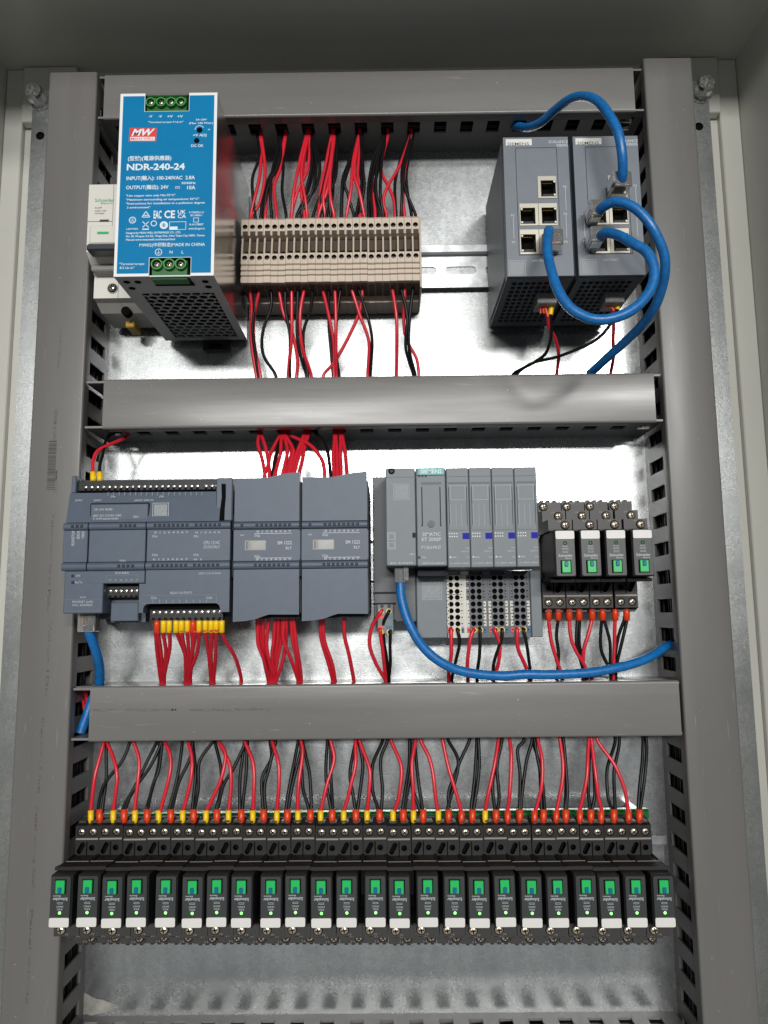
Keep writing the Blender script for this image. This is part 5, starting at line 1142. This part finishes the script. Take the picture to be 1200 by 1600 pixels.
# upright relays ---------------------------------------------------------
R2_ = zoom(820, 880, 4.8)
RW = [(177, 'r', [[(180, 430), (200, 590), (235, 720), (265, 800), (285, 880)]]), (250, 'k', [[(250, 430), (240, 560), (250, 700), (240, 880)]]), (333, 'r', [[(335, 430), (360, 600), (430, 740), (505, 880)]]), (408, 'k', [[(395, 430), (390, 600), (430, 780), (470, 880)], [(412, 430), (408, 600), (420, 700), (460, 880)]]), (505, 'r', [[(500, 430), (460, 580), (440, 700), (438, 880)]]), (583, 'k', [[(580, 430), (572, 650), (620, 770), (650, 880)], [(600, 430), (635, 600), (640, 770), (650, 880)]]), (677, 'r', [[(677, 430), (675, 600), (667, 760), (660, 885)]]), (763, 'k', [[(745, 430), (700, 560), (668, 760), (665, 885)], [(765, 430), (730, 590), (690, 750), (680, 885)]])]
for i, (x, c, ws) in enumerate(RW):
    u = R2_(x, 390)[0]
    for j, p in enumerate(ws):
        wire(c, p, YW, -27, ('one of two ' if len(ws) > 1 else '')+'%s wire%s in orange ferrule, upright relay %s' % (NAME[c], 's' if len(ws) > 1 else '', ('beside the end cover', 'second from the end cover', 'third from the end cover', 'beside plain duct')[i//2]), 'wires of the upright relays', -1, e0=(0, 0, 3), e1=(0, 1, -7), Z=R2_,
             ferr=('orange', (u, u), R2_(0, 428)[1], R2_(0, 345)[1], YW, YW-0.5, 2.35, 2.2) if j == 0 else None)
# red ends glimpsed inside the duct mouths -----------------------------------------
KD = zoom(0, 1030, 6)
wire('r', [(770, 300), (775, 400), (800, 490)], -22, -24, 'red wire end beside the blue cable inside the mouth of a duct', 'wires inside the duct mouths', 0, Z=KD)
wire('r', [(790, 290), (810, 360), (840, 470)], -20, -26, 'red wire end beside the blue cable inside the mouth of a duct', 'wires inside the duct mouths', 0, Z=KD)
wire('r', [(770, 285), (830, 288), (880, 292)], -24, -24, 'red wire lying crosswise in the duct mouth above the blue cable', 'wires inside the duct mouths', 0, Z=KD)

# ------------------------------------------------------------------ blue network cables with clear plugs
def cable(label, pts, ys, r=3.15):
    W = [at(u, v, y) for (u, v), y in zip(pts, ys)]
    t = thing('network_cable', label, 'network cable', tuple(W[0]), 'blue network cables')
    MB().tube(spline(W, 9), r, 'pvc_blue', 14).build('sheath', t)
    return t, W
def plug_box(t, c, dims, ax):
    # clear modular plug: body, contacts and coloured cores; ax = direction the cable leaves
    x, y, z = c; w, d, h = dims
    o = MB().box(x-w/2, x+w/2, y-d/2, y+d/2, z-h/2, z+h/2, 'clear', 0.5).build('plug', t)
    q = MB(); 
    for i in range(8):
        k = -0.4+i*0.8/7
        m_ = ('copper', 'print_white', 'pvc_blue', 'print_white', 'ferrule_orange', 'green_lite', 'print_white', 'brown_pit')[i]
        if ax == 'z': q.box(x+k*w*0.8-0.3, x+k*w*0.8+0.3, y-0.8, y+0.8, z-h*0.15, z+h*0.42, m_)
        else: q.box(x-w*0.35, x+w*0.35, y-d*0.4, y+d*0.35, z+k*h*0.8-0.3, z+k*h*0.8+0.3, m_)
    q.build('cores', o)
    return o
SA = lambda x, y: ZS(x, y)
t, W = cable('blue network cable arching from the top duct to the topmost switch port', [ZS(*p) for p in ((200, 262), (240, 272), (300, 280), (370, 252), (450, 182), (530, 125), (610, 108), (690, 140), (752, 220), (797, 310), (818, 420), (822, 520), (815, 590), (812, 620))], [-26, -34, -48, -62, -76, -90, -102, -112, -120, -123, -122, -117, -110, -102])
c = at(*ZS(800, 600), -104); plug_box(t, (c[0], -104, c[2]-1), (11, 20, 10.5), 'y')
o = MB().box(c[0]-7, c[0]-5.2, -115, -102, c[2]-4, c[2]+4, 'clear', 0.4).build('latch', t)
pB = [(690, 745), (715, 718), (780, 690), (860, 708), (930, 760), (990, 840)]
pB2 = [(1044, 180), (1056, 280), (1040, 380), (1000, 490), (930, 590), (840, 680), (740, 770), (640, 862)]
t, W = cable('blue network cable from a middle switch port looping down behind the scuffed duct', [ZS(*p) for p in pB]+[ZT(*p) for p in pB2], [-108, -113, -120, -124, -126, -126, -122, -117, -108, -96, -80, -62, -44, -24])
for (x, y) in ((665, 745),): c = at(*ZS(x, y), -104); plug_box(t, (c[0], -102, c[2]), (8, 16, 11), 'y'); MB().box(c[0]-5.2, c[0]-3.4, -113, -100, c[2]-3, c[2]+3, 'clear', 0.4).build('latch', t)
pC = [(690, 900), (722, 862), (800, 875), (880, 920)]
pC2 = [(950, 185), (990, 260), (993, 345), (955, 430), (880, 505), (780, 552), (680, 563), (600, 540), (525, 490), (465, 400), (428, 290), (406, 180), (412, 80), (418, 70)]
t, W = cable('blue network cable looping between the lower ports of the two switches', [ZS(*p) for p in pC]+[ZT(*p) for p in pC2], [-106, -114, -124, -132, -136, -138, -139, -140, -141, -141, -140, -138, -136, -133, -128, -122, -112, -103])
c = at(*ZS(668, 890), -104); plug_box(t, (c[0], -102, c[2]), (8, 16, 11), 'y'); MB().box(c[0]-5.2, c[0]-3.4, -113, -100, c[2]-3, c[2]+3, 'clear', 0.4).build('latch', t)
c = at(*ZS(440, 905), -103); plug_box(t, (c[0], -102, c[2]), (10, 14, 11), 'y')
# controller cable, down into the duct mouth
c = at(*P2(252, 575), -62)
t, W = cable('blue network cable from the controller port down into the duct mouth', [P2(*p) for p in ((250, 590), (258, 640), (283, 710), (310, 790), (325, 870), (326, 950))]+[(153, 1078), (144, 1094), (135, 1120), (126, 1145)], [-62, -61, -57, -51, -43, -36, -31, -30, -31, -32], 3.3)
plug_box(t, (c[0], -62, c[2]+1), (11.8, 9, 13), 'z')
# station cable, along the duct to the plain duct
pE = [E2(*p) for p in ((196, 60), (196, 150), (200, 260), (232, 390), (288, 515), (362, 620), (460, 702), (580, 758), (720, 786), (880, 797))]+[R2_(*p) for p in ((0, 833), (150, 835), (300, 832), (500, 818), (700, 782), (850, 740), (960, 690), (1035, 640), (1090, 612), (1120, 600))]
yE = [-62, -62, -62, -62, -62, -61, -60, -58, -56, -54, -53, -52, -51, -49, -46, -42, -37, -31, -26, -20]
t, W = cable('blue network cable sweeping from the station head along the duct to the plain duct', pE, yE)
c = at(*E2(194, 115), -62); plug_box(t, (c[0], -62, c[2]), (7.5, 9, 12), 'z'); MB().box(c[0]+2, c[0]+5.5, -68, -66.6, c[2]-5, c[2]+5, 'clear', 0.3).build('latch', t)
